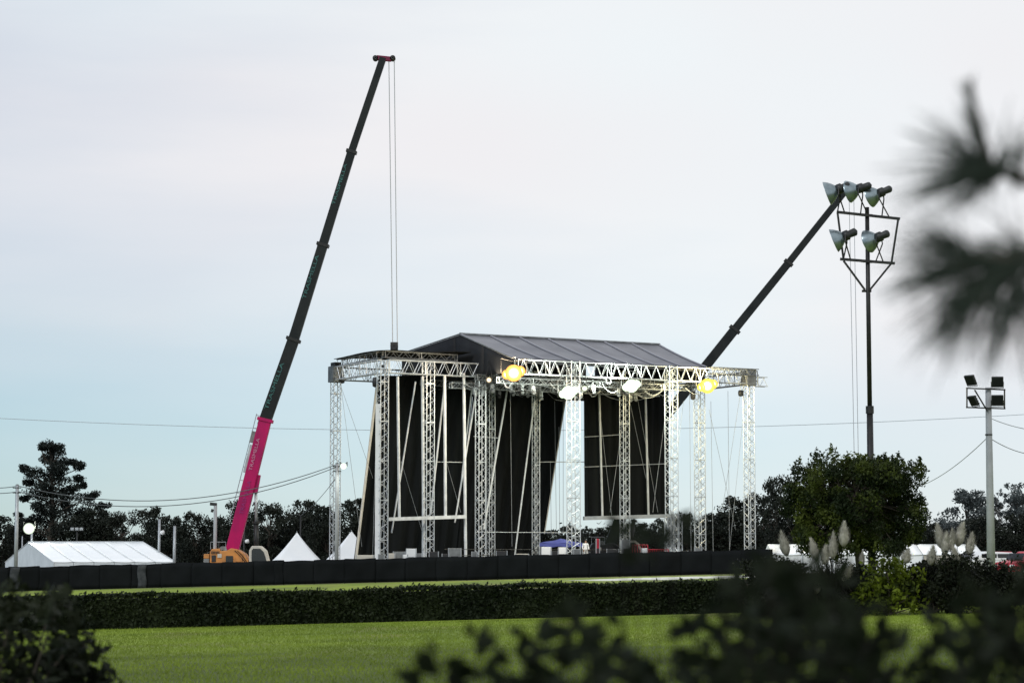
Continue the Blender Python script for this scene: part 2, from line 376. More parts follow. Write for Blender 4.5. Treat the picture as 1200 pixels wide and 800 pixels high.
for i in range(n):
    x, y, z = hedge_line(t_[i])
    wob = .02 * math.sin(x * 1.7) + .028 * math.sin(x * .61 + 2) + .014 * math.sin(x * 4.3) + (.10 * r.random() if r.random() < .05 else 0)
    if side[i] < .66: pos[i] = (x, y + .02 + .10 * r.random() + wob * .6, z + .01 + (.90 + wob) * r.random())
    else: pos[i] = (x, y + .02 + 1.0 * r.random(), z + .83 + wob + .09 * r.random())
a = r.normal(size=(n, 3)); a /= np.linalg.norm(a, axis=1)[:, None]; b = np.cross(a, r.normal(size=(n, 3))); b /= np.linalg.norm(b, axis=1)[:, None]
s = (.07 + .08 * r.random((n, 1)))
lv = quads('leaves', np.stack([pos - a * s * .5, pos + b * s * .28, pos + a * s * .5, pos - b * s * .28], 1).reshape(-1, 3), LF_HEDGE, hr); lv['kind'] = 'stuff'

# pale gravel path on the verge behind the hedge
PATH = mat('pale gravel', (.62, .63, .60), .9, c2=(.20, .24, .07), scale=.45, contrast=(.50, .66), bump=.3, bscale=9)
kp = MB()
def pf_(i, j):
    px = 655 + (898 - 655) * i; w_ = min(1, i * 3, (1 - i) * 12); Y = 152 + (j - .5) * 13 * w_ + 1.2 * math.sin(i * 21) * (1 - j); q_ = gp(px, Y); q_.z += .012; return q_
struct(kp.grid(pf_, 40, 8).build('path', PATH, org=tuple(gp(780, 150))))

# ================================================================== STAGE
R0 = Vector((kx(603) * 181, 181, 0)); U = Vector((.871, .492, 0)).normalized(); V = Vector((-U.y, U.x, 0))
def S(a, b, z): return Vector((R0.x + a * U.x + b * V.x, R0.y + a * U.y + b * V.y, z))
def a_for(px, b, py=540):
    k = kx(px, py); o = R0 + V * b; return (k * o.y - o.x) / (U.x - k * U.y)
def b_for(px, a, py=540):
    k = kx(px, py); o = R0 + U * a; return (k * o.y - o.x) / (V.x - k * V.y)
def zpx(py, p): return P(600, py, p.y).z
gz = lambda p: G(p.x, p.y)
stage = thing('stage_structure', 'big open-air concert stage of white lattice towers under a dark grey gabled roof', 'stage', (R0.x + 3, R0.y + 6, G(R0.x + 3, R0.y + 6)))

def lattice(p, q, side, pitch, up, rc=.039, rl=.022, m=ALU, name='truss_beam', h=None, faces=(0, 1, 2, 3)):
    """a square lattice: a mesh of four chords, each face's zigzag a child"""
    p = Vector(p); q = Vector(q); d = (q - p); Lg = d.length; d.normalize(); up = Vector(up); x = d.cross(up).normalized(); u = x.cross(d)
    h = h or side
    cs = [x * a * side / 2 + u * b * h / 2 for a, b in ((-1, -1), (1, -1), (1, 1), (-1, 1))]
    c = MB()
    for o in cs: c.tube(p + o, q + o, rc, n=6)
    n = max(2, int(round(Lg / pitch)))
    for i in range(0, n + 1, max(2, int(3.0 / pitch))):           # frames at the joints of the truss lengths
        t = p + d * Lg * i / n
        for k in range(4): c.beam(t + cs[k], t + cs[(k + 1) % 4], .05, .05, up=d)
    ob = c.build(name, m, stage)
    for k in faces:
        lc = MB(); A, B = cs[k], cs[(k + 1) % 4]
        for i in range(n):
            a0, b0 = (A, B) if i % 2 == 0 else (B, A)
            lc.tube(p + d * Lg * i / n + a0, p + d * Lg * (i + 1) / n + b0, rl, n=4)
        lc.build('lacing', m, ob)
    return ob
ZT, TD = 17.15, 1.0       # top of the roof trusses and their depth
BW = 5.72                 # offset of the left wing's front line
def tower(px, b, side=.62, top=ZT, m=ALU, a=None):
    aa = a_for(px, b) if a is None else a; base = S(aa, b, 0); z0 = gz(base)
    ob = lattice((base.x, base.y, z0 + .12), (base.x, base.y, top), side, .42, U, m=m, name='truss_tower')
    pl = MB().box((base.x, base.y, z0 + .06), side + .5, side + .5, .12, math.atan2(U.y, U.x)); pl.build('base_plate', GREYST, ob)
    return aa
aW = a_for(448, BW); 
for px, b, sd in ((448, BW, .66), (502, BW, .66), (563, BW, .58), (672, 0, .74), (787, 0, .72), (820, 2.2, .62), (878, 0, .62), (575, 11.5, .5), (628, 9.5, .44), (732, 5.5, .56)):
    tower(px, b, sd)
bC = b_for(393, aW); tower(393, bC, .6, a=aW)
# top sleeve blocks and chain hoists at the corner towers
def sleeve(a, b, m=ALUD):
    p = S(a, b, ZT - .55); MB().box(p, .95, .95, 1.25, math.atan2(U.y, U.x)).build('sleeve_block', m, stage, bevel=.03)
    MB().box(p + Vector((0, 0, .78)), .55, .8, .3, math.atan2(U.y, U.x)).build('head_block', STEEL, stage)
# wing trusses
aG = 0.0
lattice(S(aW + .4, BW - .1, ZT - .5), S(aG + .3, BW - .1, ZT - .5), .55, .5, (0, 0, 1), h=TD)
lattice(S(aW, BW + .4, ZT - .5), S(aW, bC - .3, ZT - .5), .55, .5, (0, 0, 1), h=TD)
lattice(S(aW, bC, ZT - .5), S(aG, bC, ZT - .5), .55, .6, (0, 0, 1), h=TD, m=ALUD)
lattice(S(aW + .3, BW + 1.2, ZT + .45), S(aW + .3, bC, ZT + .35), .45, .5, (0, 0, 1), h=.5, m=ALUD)
lattice(S(aW + .5, BW + .8, ZT + .5), S(aG - 1.5, BW + .8, ZT + .45), .4, .5, (0, 0, 1), h=.5, m=ALUD)
sleeve(aW, bC)
MB().box(S(aW, BW, ZT - .5), .2, .2, .2).build('tower_pin', STEEL, stage)
# dark canvas lid over the left wing
MB().grid(lambda i, j: S(aW - .1 + i * (-aW - .3), BW + .4 + j * (bC - BW - .2), ZT + .72 + .18 * i + .05 * math.sin(i * 9 + j * 5)), 12, 6).build('wing_canvas', BLACK, stage, solid=.04)
# front eave truss and its companions
aR = a_for(886, 0)
eave = lattice(S(.15, 0, ZT - .6), S(aR, 0, ZT - .6), .6, .46, (0, 0, 1), h=1.05)
a_end = a_for(828, 0)
lattice(S(a_end + .3, -.1, ZT - .22), S(aR, -.1, ZT - .22), .8, .45, (0, 0, 1), h=.5, m=ALUD)
lattice(S(aR - .2, 0, ZT - .6), S(aR - .2, 6.5, ZT - .6), .5, .5, (0, 0, 1), h=1.0, m=ALUD)
lattice(S(aR - .1, -.3, ZT - .95), S(aR + .75, -.4, ZT - .95), .5, .42, (0, 0, 1), h=.72)
aB = a_for(878, 0); MB().box(S(aB, 0, ZT - .62), .9, .9, 1.3, math.atan2(U.y, U.x)).build('sleeve_block', ALUD, stage, bevel=.03)
# rigging grid under the roof
for b, z, m in ((2.0, ZT - 1.5, ALU), (4.4, ZT - 1.15, ALUD), (7.2, ZT - 1.6, ALU), (10.5, ZT - 1.2, ALUD), (13.8, ZT - 1.5, ALU)):
    lattice(S(.2 - .25 * b, b, z), S(a_end + .2, b, z), .42, .5, (0, 0, 1), rc=.03, m=m)
for a in (.6, 4.6, 8.6, 12.6, a_end - .3):
    lattice(S(a, .5, ZT - 1.3), S(a, 14.5, ZT - 1.3), .4, .55, (0, 0, 1), rc=.03, m=ALUD)
rnd = random.Random(3)
for i in range(46):     # looped cable bundles slung from the grid
    a = rnd.uniform(-1.0, a_end - .3); b = rnd.uniform(.3, 9); z = ZT - 1.45 - rnd.random() * .25
    Lx = rnd.uniform(.8, 3.2); sg = rnd.uniform(.15, .75); pts = []
    for k in range(9):
        t = k / 8; pts.append(S(a + Lx * (t - .5), b + rnd.uniform(-.06, .06), z - sg * 4 * t * (1 - t) + rnd.uniform(-.03, .03)))
    MB().path(pts, rnd.choice((.022, .03, .04)), 5).build('cable_loop', rnd.choice((CLADD, ALU, ALUD, ALU)), stage)
for i in range(26):     # clamps, motors and small fixtures on the grid
    a = rnd.uniform(-.5, a_end); b = rnd.choice((2.0, 4.4, 7.2)); z = ZT - 1.75 - rnd.random() * .3
    fx = MB(); p = S(a, b, z); fx.box(p, .3, .3, .42, rnd.random()); fx.tube(p + Vector((0, 0, .2)), p + Vector((0, 0, .62)), .04); fx.tube(p + Vector((0, 0, -.15)), p + Vector((.1, -.25, -.35)), .1, .14, 8)
    fx.build('rig_fixture', rnd.choice((CASEB, ALUD, ALU)), stage)

# roof: front slope in panels, rear slope, gable cloth
bR, zR = b_for(540, 0, 392), None
zR = P(540, 392, S(0, bR, 0).y).z; zE = P(603, 420, 181).z
bB = b_for(486, 0, 410); zB = P(486, 410, S(0, bB, 0).y).z
bK = 18.5; zK = zR + (zB - zR) * (bK - bR) / (bB - bR)
a_r = a_for(772, bR, 407); NPN = 7
def roof_f(a0, a1, i, j):       # i across the panel, j from eave to ridge
    top_a = a0 / a_end * a_r, a1 / a_end * a_r
    aa = (a0 + (a1 - a0) * i) * (1 - j) + (top_a[0] + (top_a[1] - top_a[0]) * i) * j
    z = zE + (zR - zE) * j - .26 * math.sin(math.pi * i) * (1 - j * j) - .10 * math.sin(math.pi * j)
    return S(aa, -.12 + (bR + .12) * j, z)
for k in range(NPN):
    a0, a1 = a_end * k / NPN, a_end * (k + 1) / NPN
    pn = MB().grid(lambda i, j: roof_f(a0 + .02, a1 - .02, i, j), 8, 6).build('roof_panel', ROOF, stage, smooth=True, solid=.03)
    MB().path([roof_f(a0, a1, 0, j / 6) + Vector((0, 0, .05)) for j in range(7)], .065, 6).build('seam_rib', SEAM, pn)
    MB().beam(S(a0 + .03, -.2, zE - .16), S(a1 - .03, -.2, zE - .16), .05, .34).build('eave_flap', GABLE, pn)
    b0_, b1_ = a0 / a_end * a_r, a1 / a_end * a_r
    MB().grid(lambda i, j: S(b0_ + .02 + (b1_ - b0_ - .04) * i, bR + (bK - bR) * j, zR + (zK - zR) * j - .1 * math.sin(math.pi * i)), 6, 3).build('rear_roof_panel', ROOF, stage, smooth=True, solid=.03)
MB().path([roof_f(0, a_end, 1, j / 6) + Vector((0, 0, .05)) for j in range(7)], .065, 6).build('seam_rib', SEAM, stage)
MB().tube(S(-.1, bR, zR + .05), S(a_r + .1, bR, zR + .05), .11, n=8).build('ridge_tube', ALUD, stage)
def gable_z(b):
    return zE + (zR - zE) * (b / bR) if b < bR else zR + (zK - zR) * (b - bR) / (bK - bR)
nb = 12
for k in range(4):
    c0, c1 = -.1 + (bK + .1) * k / 4, -.1 + (bK + .1) * (k + 1) / 4
    def gf(i, j, c0=c0, c1=c1):
        b = c0 + .02 + (c1 - c0 - .04) * i; zt = gable_z(max(0, b)) - .06; zb = ZT - 1.0
        return S(-.12 + .07 * math.sin(b * 2.2) * j, b, zt + (zb - zt) * j)
    MB().grid(gf, 8, 4).build('gable_cloth', GABLE, stage, smooth=True, solid=.03)
MB().path([S(-.16, b, gable_z(b) + .02) for b in np.linspace(0, bR, 6)] , .06, 6).build('gable_edge', ALUD, stage)
MB().path([S(-.16, b, gable_z(b) + .02) for b in np.linspace(bR, bK, 6)] , .06, 6).build('gable_edge', ALUD, stage)
for k in range(4):
    c0, c1 = a_end * k / 4, a_end * (k + 1) / 4
    MB().grid(lambda i, j: S(c0 + .02 + (c1 - c0 - .04) * i, bK - .3 + .06 * math.sin(i * 20 + k), zK - .1 + (ZT - 1.45 - zK) * j), 10, 4).build('rear_cloth', GABLE, stage, smooth=True, solid=.03)
rc_ = S(aW, BW, 0); MB().box(S(aW - .36, BW - .02, 7.3), .05, .42, 13.0, math.atan2(U.y, U.x) + .9).build('white_panel', WHITEP, stage)  # plain white panel added along the left face of the nearest tower
for k in range(4):
    c0, c1 = bK * k / 4, bK * (k + 1) / 4
    def rg(i, j, c0=c0, c1=c1):
        b = c0 + .02 + (c1 - c0 - .04) * i; a = (a_end + (a_r - a_end) * b / bR if b < bR else a_r) - .08; zt = gable_z(b) - .1; zb = ZT - 1.0 + .45 * b / bK
        return S(a + .05 * math.sin(b * 2.5) * j, b, zt + (zb - zt) * j)
    MB().grid(rg, 8, 4).build('gable_cloth', GABLE, stage, smooth=True, solid=.03)
# deck behind the fence
dk = S(5.5, 7, 0); MB().hexa([S(a, b, z) for z in (gz(dk) + .05, 1.95) for a, b in ((-4.5, 3), (14.5, 3), (14.5, 13), (-4.5, 13))]).build('stage_deck', BLACK, stage)
for k in range(8): MB().tube(S(-4 + 2.5 * k, 3.05, 1.95), S(-4 + 2.5 * k, 3.05, 2.9), .025).build('rail_post', STEEL, stage)
for z in (2.45, 2.9): MB().tube(S(-4.3, 3.05, z), S(14.2, 3.05, z), .025).build('deck_rail', STEEL, stage)

# drapes
def drape(pts, name, n=24):   # four pixel corners (tl, tr, br, bl) at offset b
    (tl, tr, br, bl), b = pts
    c = []
    for px, py in (tl, tr, br, bl):
        a = a_for(px, b, py); q = S(a, b, 0); c.append(S(a, b, max(P(px, py, q.y).z, gz(q) + .02)))
    def fn(i, j):
        p = (c[0].lerp(c[1], i)).lerp(c[3].lerp(c[2], i), j)
        return p - V * (.20 * math.sin(i * n * 2.1 + 1.3 * math.sin(i * 9)) * (.3 + .7 * j))
    return MB().grid(fn, n * 5, 10).build(name, DRAPE, stage, smooth=True)
drape((((444, 440), (556, 440), (530, 690), (411, 690)), 13.0), 'drape')
drape((((556.6, 440), (668, 440), (628, 690), (530.6, 690)), 13.1), 'drape')
drape((((684, 440), (733, 440), (733, 605), (685, 605)), 9.0), 'drape', 12)
drape((((733.6, 440), (783, 440), (783, 605), (733.6, 605)), 9.05), 'drape', 12)
def pole(x0, y0, x1, y1, b, r=.07, m=POLEW, name='prop_pole', b2=None, n=8):
    b2 = b if b2 is None else b2
    a = a_for(x0, b, y0); q = S(a, b, 0); p = P(x0, y0, q.y)
    a = a_for(x1, b2, y1); q = S(a, b2, 0); w = P(x1, y1, q.y)
    if y1 >= 650: w.z = G(w.x, w.y)
    return MB().tube(p, w, r, n=n).build(name, m, stage)
pole(442, 450, 414, 660, 12.7, .11, CREAM)
for x0, y0, x1, y1, b, rr in ((466, 441, 468, 606, BW - .1, .105), (495, 441, 497, 660, BW + .3, .115), (521, 439, 522, 606, BW - .1, .115), (543.5, 437, 546, 660, BW, .115)): pole(x0, y0, x1, y1, b, rr)
for x0, y0, x1, y1, b, b2, rr in ((487, 447, 459, 624, 7, 6.2, .06), (521, 450, 505, 600, 8, 7, .07), (560, 447, 533, 612, 7, 6, .065), (596, 447, 567, 620, 9, 8, .075), (626, 470, 600, 652, 9.3, 8.4, .06), (553, 455, 541, 560, 10, 9.5, .05)): pole(x0, y0, x1, y1, b, rr, b2=b2)
pole(702, 450, 706, 606, 8.6, .09); pole(756, 447, 760, 606, 8.6, .09)
pole(667, 440, 638, 625, 12.8, .05, CREAM)
# bottom rails
def rail(x0, y0, x1, y1, b, w, h, name='cross_beam', m=POLEW):
    p = P(x0, y0, S(a_for(x0, b, y0), b, 0).y); q = P(x1, y1, S(a_for(x1, b, y1), b, 0).y)
    return MB().beam(p, q, w, h).build(name, m, stage)
rail(455, 608, 546, 605, BW - .25, .2, .26); rail(684, 607, 790, 604, 8.3, .22, .30, m=GREYST)
# the short portal under the right drape
lattice(P(783, 607, 183) * 1, Vector((P(783, 607, 183).x, 183, G(14, 183))), .4, .42, U, name='truss_leg'); 
lattice(P(795, 602, 183) * 1, Vector((P(795, 602, 183).x, 183, G(14, 183))), .4, .42, U, name='truss_leg')
for x0, y0, x1, y1, b in ((628, 541, 700, 541, 10), (684, 512, 728, 509, 8.7), (684, 547, 783, 543, 8.7), (512, 541, 546, 541.5, 6), (555, 511, 585, 513, 7), (560, 623, 672, 624, 7)): pole(x0, y0, x1, y1, b, .03, GREYST, 'tie_bar')
# guy wires
for x0, y0, x1, y1, b, b2 in ((398, 448, 437, 560, 9, 12), (399, 448, 424, 640, 9, 12), (442, 470, 436, 655, 9, 11), (700, 455, 717, 605, 8.6, 8.6), (735, 455, 715, 600, 8.7, 8.7), (738, 470, 757, 560, 8.6, 8.6), (783, 460, 765, 600, 8.7, 8.7), (745, 455, 771, 600, 8.6, 8.6),
        (598, 460, 600, 640, 9, 9), (520, 530, 540, 600, 7, 7), (470, 540, 500, 640, 7, 7), (455, 560, 440, 655, 9, 9), (868, 458, 846, 600, 1, 4), (831, 480, 862, 620, 2, 4), (874, 458, 852, 650, 1, 3), (650, 470, 652, 620, 12, 12), (645, 540, 646, 625, 12, 12), (660, 470, 660, 625, 12, 12), (655, 500, 656, 625, 12, 12), (808, 455, 810, 655, 3, 3), (833, 470, 836, 655, 4, 4), (853, 458, 855, 655, 3, 3), (801, 470, 790, 560, 4, 4)):
    pole(x0, y0, x1, y1, b, .016, GREYST, 'guy_wire', b2, 4)

# hoist bags hanging at the wing corners
def bag(px, py, h, Y, label):
    p = P(px, py, Y); t = thing('chain_bag', label, 'chain bag', p - Vector((0, 0, h)), 'chain bags hanging from the roof trusses')
    m = MB(); m.lathe(p, (0, 0, -1), [(0, .12), (.05, .2), (h * .5, .22), (h * .9, .19), (h, .05)], 10); m.build('bag', CASEB, t, smooth=True)
    MB().tube(p + Vector((0, 0, -.03)), p + Vector((0, 0, .65)), .025).build('chain', GREYST, t)
pW = S(aW, BW, 0); bag(439.5, 442, .75, pW.y + .3, 'large black chain bag hanging left of the nearest lattice tower')
bag(401, 441, .55, S(aW, bC, 0).y - .3, 'small black chain bag hanging at the far left tower head')
bag(868, 457, .5, S(aB, 0, 0).y, 'black chain bag hanging beside the rightmost lattice tower')
bag(812, 458, .7, S(a_for(815, 1.2), 1.2, 0).y, 'black chain bag under the yellow floodlight')

# ------------------------------------------------------------------ lit floodlights
def floodlight(px, py, Y, R, core, rim, label, watts, cc, s_core=24., s_rim=1.9, arm=(0, .5, .9), flare_heads=False, name='floodlight', cat='floodlight', grp=None):
    p = P(px, py, Y); t = thing(name, label, cat, p, grp); t['_o'] = list(p)
    d = (Vector((0, 0, CAMZ)) - p).normalized()
    heads = [(0, 0, R)] if not flare_heads else [(0, 0, R * .70), (-R * .56, -.10, R * .40), (R * .52, .14, R * .44)]  # two side heads added to give the glow an uneven, flare-like outline
    lm_ = {}
    for hx, hz, hr in heads:
        c_ = p + Vector((hx, .05 * (hr < R * .6), hz)); org = tuple(c_)
        ho_ = MB().lathe(c_, -d, [(.02, hr * .98), (.05, hr * 1.0), (.12, hr * .96), (hr * .7, hr * .55), (hr * .8, hr * .3), (hr * 1.2, hr * .25), (hr * 1.22, 0)], 20).build('housing', BELLD, t, smooth=True)
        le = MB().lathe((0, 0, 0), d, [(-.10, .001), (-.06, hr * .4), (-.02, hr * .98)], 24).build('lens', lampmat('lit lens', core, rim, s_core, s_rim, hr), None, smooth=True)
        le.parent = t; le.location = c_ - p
    br = MB(); top = p + Vector((0, arm[1], arm[2])); br.path([p + Vector((-R * 1.05, .1, 0)), p + Vector((-R * 1.05, .15, R * 1.2)), top + Vector((0, 0, 0)), p + Vector((R * 1.05, .15, R * 1.2)), p + Vector((R * 1.05, .1, 0))], .035, 6); br.build('bracket', STEEL, t)
    ld = bpy.data.lights.new('lamp_light', 'POINT'); ld.energy = watts; ld.color = cc; ld.shadow_soft_size = R * .6
    lo = bpy.data.objects.new('lamp_light', ld); COL.objects.link(lo); lo.parent = t; lo.location = d * (R * .9)
    return t
GRPF = 'lit floodlights on the stage roof'
floodlight(602, 437, 180.2, .92, (1, .95, .82), (1, .42, .09), 'lit orange floodlight at the near corner of the stage roof', 3400, (1, .76, .48), flare_heads=True, grp=GRPF)
floodlight(666, 460, 180.6, .74, (1, 1, .95), (.80, 1, .72), 'lit white floodlight, lowest on the stage front', 3200, (.93, 1, .85), flare_heads=True, arm=(0, 1.6, 2.1), grp=GRPF)
floodlight(740, 452, S(a_for(740, -.7), -.7, 0).y, .74, (1, 1, .95), (.80, 1, .70), 'lit white floodlight at the middle of the front eave truss', 3200, (.93, 1, .85), flare_heads=True, arm=(0, .6, 1.2), grp=GRPF)
floodlight(829, 452, S(a_for(829, -.7), -.7, 0).y, .84, (1, .97, .75), (1, .72, .08), 'lit yellow floodlight near the right end of the stage roof', 3200, (1, .84, .45), flare_heads=True, arm=(0, .6, 1.0), grp=GRPF)
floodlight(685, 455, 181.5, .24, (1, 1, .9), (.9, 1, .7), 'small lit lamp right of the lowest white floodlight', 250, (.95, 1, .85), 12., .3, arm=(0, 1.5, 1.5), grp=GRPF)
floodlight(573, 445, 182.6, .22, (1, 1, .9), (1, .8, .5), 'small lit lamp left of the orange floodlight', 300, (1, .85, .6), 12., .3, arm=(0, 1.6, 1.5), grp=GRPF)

# ================================================================== CRANES
def text_on(parent, txt, p, d, h, m, nrm=(0, -1, 0), length=None):
    cu = bpy.data.curves.new('lettering', 'FONT'); cu.body = txt; cu.size = h; cu.extrude = .004; cu.align_y = 'CENTER'
    tmp = bpy.data.objects.new('tmp', cu); me = bpy.data.meshes.new_from_object(tmp); bpy.data.objects.remove(tmp)
    d = Vector(d).normalized(); n = Vector(nrm); n = (n - d * n.dot(d)).normalized(); y = n.cross(d)
    w = max(v.co.x for v in me.vertices) or 1
    if length: me.transform(Matrix.Scale(length / w, 4, (1, 0, 0)))
    Mx = Matrix((d, y, n)).transposed().to_4x4(); Mx.translation = Vector(p) - Vector(parent['_o'])
    me.transform(Mx); me.materials.clear(); me.materials.append(m)
    ob = bpy.data.objects.new('lettering', me); COL.objects.link(ob); ob.parent = parent; ob['_o'] = list(parent['_o'])
    return ob
def crane(label, pts, widths, mats, body_m, flip, hook, texts, ropes=2, carrier_len=9., cab_m=CREAM, rope_r=.035, cyl=True):
    foot = pts[0]; gzz = G(foot.x, foot.y); t = thing('mobile_crane', label, 'crane', (foot.x, foot.y, gzz))
    # carrier
    x0 = foot.x; y0 = foot.y
    ch = MB(); ch.box((x0 + flip * .8, y0, gzz + 1.05), carrier_len, 2.5, .55); ch.build('carrier', body_m, t, bevel=.06)
    for i in range(4):
        for sd in (-1, 1):
            wx = x0 + flip * .8 - carrier_len / 2 + 1.0 + i * (carrier_len - 2) / 3
            w = MB(); w.lathe((wx, y0 + sd * 1.0, gzz + .55), (0, sd, 0), [(-.18, .3), (-.18, .5), (-.12, .55), (.12, .55), (.18, .5), (.18, .3)], 16); wo = w.build('wheel', RUBBER, t, smooth=True)
            MB().lathe((wx, y0 + sd * 1.0, gzz + .55), (0, sd, 0), [(.05, .3), (.1, .28), (.14, .12), (.2, .1), (.2, 0)], 12).build('rim', GREYST, wo, smooth=True)
    for sx in (-1, 1):
        for sy in (-1, 1):
            o = MB(); q = Vector((x0 + flip * .8 + sx * carrier_len * .36, y0 + sy * 2.6, gzz)); o.beam((q.x, y0 + sy * 1.0, gzz + .85), (q.x, q.y, gzz + .85), .3, .3); o.tube(q + Vector((0, 0, .05)), q + Vector((0, 0, 1.0)), .1); o.box(q + Vector((0, 0, .06)), .7, .7, .1); o.build('outrigger', body_m, t)
    # superstructure: stepped housing with panels, counterweight
    sp = MB(); prof = [(-1.5, 1.35), (-1.5, 2.5), (-1.35, 2.72), (-.75, 2.76), (-.7, 2.55), (-.2, 2.6), (.1, 2.78), (.55, 2.7), (1.1, 2.35), (1.45, 1.85), (1.5, 1.35)]
    sp.prism([(flip * a, b) for a, b in prof], (x0, y0 - 1.15, gzz), (1, 0, 0), (0, 0, 1), (0, 1, 0), 2.3); so = sp.build('superstructure', body_m, t, bevel=.05)
    for k, (a, b, w_, h_) in enumerate(((-1.2, 2.0, .32, .5), (.0, 1.95, .55, .5), (.72, 1.95, .5, .4), (-.75, 2.2, .32, .3))):
        MB().box((x0 + flip * a, y0 - 1.17, gzz + b), w_, .08, h_).build('hatch', (CASEB, GLASS, body_m, CREAM)[k], so, bevel=.02)
    for k in range(6): MB().box((x0 + flip * (-1.35 + .11 * k), y0 - 1.18, gzz + 2.45), .05, .04, .2).build('vent_slat', CASEB, so)
    MB().path([(x0 - flip * 1.45, y0 - 1.1, gzz + 2.7), (x0 - flip * 1.45, y0 - 1.1, gzz + 3.25), (x0 - flip * .3, y0 - 1.1, gzz + 3.25), (x0 - flip * .3, y0 - 1.1, gzz + 2.6)], .025, 5).build('hand_rail', GREYST, so)
    MB().tube((x0 - flip * 1.0, y0 + .6, gzz + 2.6), (x0 - flip * 1.0, y0 + .6, gzz + 3.3), .07, n=8).build('exhaust_pipe', STEEL, so)
    MB().lathe((x0 - flip * .55, y0 - .3, gzz + 2.62), (0, 1, 0), [(-.5, .05), (-.5, .32), (-.44, .32), (-.44, .24), (.44, .24), (.44, .32), (.5, .32), (.5, .05)], 14).build('winch_drum', CASEG, so)
    for k in range(2): MB().path([(x0 + flip * (.4 + .2 * k), y0 - 1.18, gzz + 2.6), (x0 + flip * (.8 + .2 * k), y0 - 1.2, gzz + 2.2), (x0 + flip * (1.3 + .1 * k), y0 - 1.18, gzz + 1.6)], .03, 5).build('hose', RUBBER, so)
    for k in range(3): MB().box((x0 - flip * 1.75, y0, gzz + 1.45 + .36 * k), .42, 2.4, .35).build('counterweight', (body_m, CASEG, body_m)[k], t, bevel=.04)
    # cab: a rounded glazed box
    cx = x0 + flip * 2.2; cb = MB()
    cp = [(-.7, 1.3), (-.7, 2.6), (-.5, 2.95), (.2, 2.95), (.6, 2.6), (.95, 1.3)]
    cb.prism([(flip * a, b) for a, b in cp], (cx, y0 - 1.3, gzz), (1, 0, 0), (0, 0, 1), (0, 1, 0), 1.1); co = cb.build('cab', cab_m, t, bevel=.06)
    wp = [(-.5, 1.75), (-.5, 2.6), (-.38, 2.75), (.15, 2.75), (.42, 2.5), (.66, 1.75)]
    MB().prism([(flip * a, b) for a, b in wp], (cx, y0 - 1.33, gzz), (1, 0, 0), (0, 0, 1), (0, 1, 0), .05).build('cab_window', GLASS, co)
    # boom sections
    for i in range(len(pts) - 1):
        p, q = pts[i], pts[i + 1]; d = (q - p).normalized(); ext = .5 if i else 0
        sec = MB().beam(p - d * ext, q, widths[i] * .85, widths[i], up=Vector((-d.z, 0, d.x)), w2=widths[i] * .82, h2=widths[i] * .94).build('boom_section', mats[i], t, bevel=.04)
        if i < len(pts) - 2:
            MB().beam(q - d * .12, q + d * .12, widths[i] * .97, widths[i] * 1.22, up=Vector((-d.z, 0, d.x))).build('collar', STEEL if i else mats[0], sec)
    d = (pts[1] - pts[0]).normalized(); u = Vector((-d.z, 0, d.x)) * flip; Ld = (pts[1] - pts[0]).length
    # luffing cylinder, rope guard rail and auxiliary kit along the back of the base section
    if cyl:
        cb0 = Vector((foot.x + flip * 1.95, foot.y - .05, gzz + 2.2)); ct = pts[0].lerp(pts[1], .52) - u * widths[0] * .55
        md = cb0.lerp(ct, .48); MB().tube(cb0, md, .19, n=12).build('cylinder_barrel', STEEL, t, smooth=True); MB().tube(md, ct, .11, n=12).build('cylinder_rod', ALU, t, smooth=True)
        MB().lathe(md - (ct - cb0).normalized() * .1, ct - cb0, [(0, .2), (0, .27), (.2, .27), (.2, .1)], 12).build('gland', STEEL, t)
        MB().beam(ct + d * .9 + u * .1, ct - d * .5, .5, .5, up=u).build('cylinder_lug', mats[0], t)
    hr_ = MB(); off = u * (widths[0] * .5 + .28)
    hr_.tube(pts[0].lerp(pts[1], .25) + off, pts[0].lerp(pts[1], 1.03) + off, .035)
    for k in range(9):
        c = pts[0].lerp(pts[1], .25 + .77 * k / 8); hr_.tube(c + u * widths[0] * .45, c + off, .03)
    hr_.build('guard_rail', GREYST, t)
    kb_ = MB(); c = pts[0].lerp(pts[1], .86) + u * widths[0] * .55; kb_.beam(c - d * .45, c + d * .45, .35, .5, up=u); kb_.build('winch_box', CASEG, t, bevel=.03)
    kb_ = MB(); c = pts[0].lerp(pts[1], .70) + u * widths[0] * .58; kb_.beam(c - d * 1.1, c + d * 1.1, .25, .22, up=u); kb_.build('stowed_jib', ALU, t)
    # head, sheaves, ropes, hook
    tp = pts[-1]; dl = (pts[-1] - pts[-2]).normalized()
    hd = MB(); hd.beam(tp - Vector((flip * .5, 0, .0)), tp + Vector((flip * .65, 0, -.12)), .4, .36); ho = hd.build('boom_head', mat('dull magenta paint', (.13, .004, .035), .6) if mats[0] is not CRDARK else STEEL, t, bevel=.04)
    for xx in (-.6, .75): MB().lathe(tp + Vector((flip * xx, -.2, -.05)), (0, 1, 0), [(0, .05), (0, .22), (.12, .17), (.24, .22), (.4, .22), (.4, .05)], 16).build('sheave', STEEL, ho, smooth=True)
    for k in range(ropes):
        s0 = tp + Vector((flip * (.45 + .42 * k), 0, -.2)); e0 = hook + Vector((flip * (-.12 + .36 * k), 0, .3)); MB().path([s0.lerp(e0, i / 6) for i in range(7)], rope_r, 5).build('hoist_rope', WIREP, t)
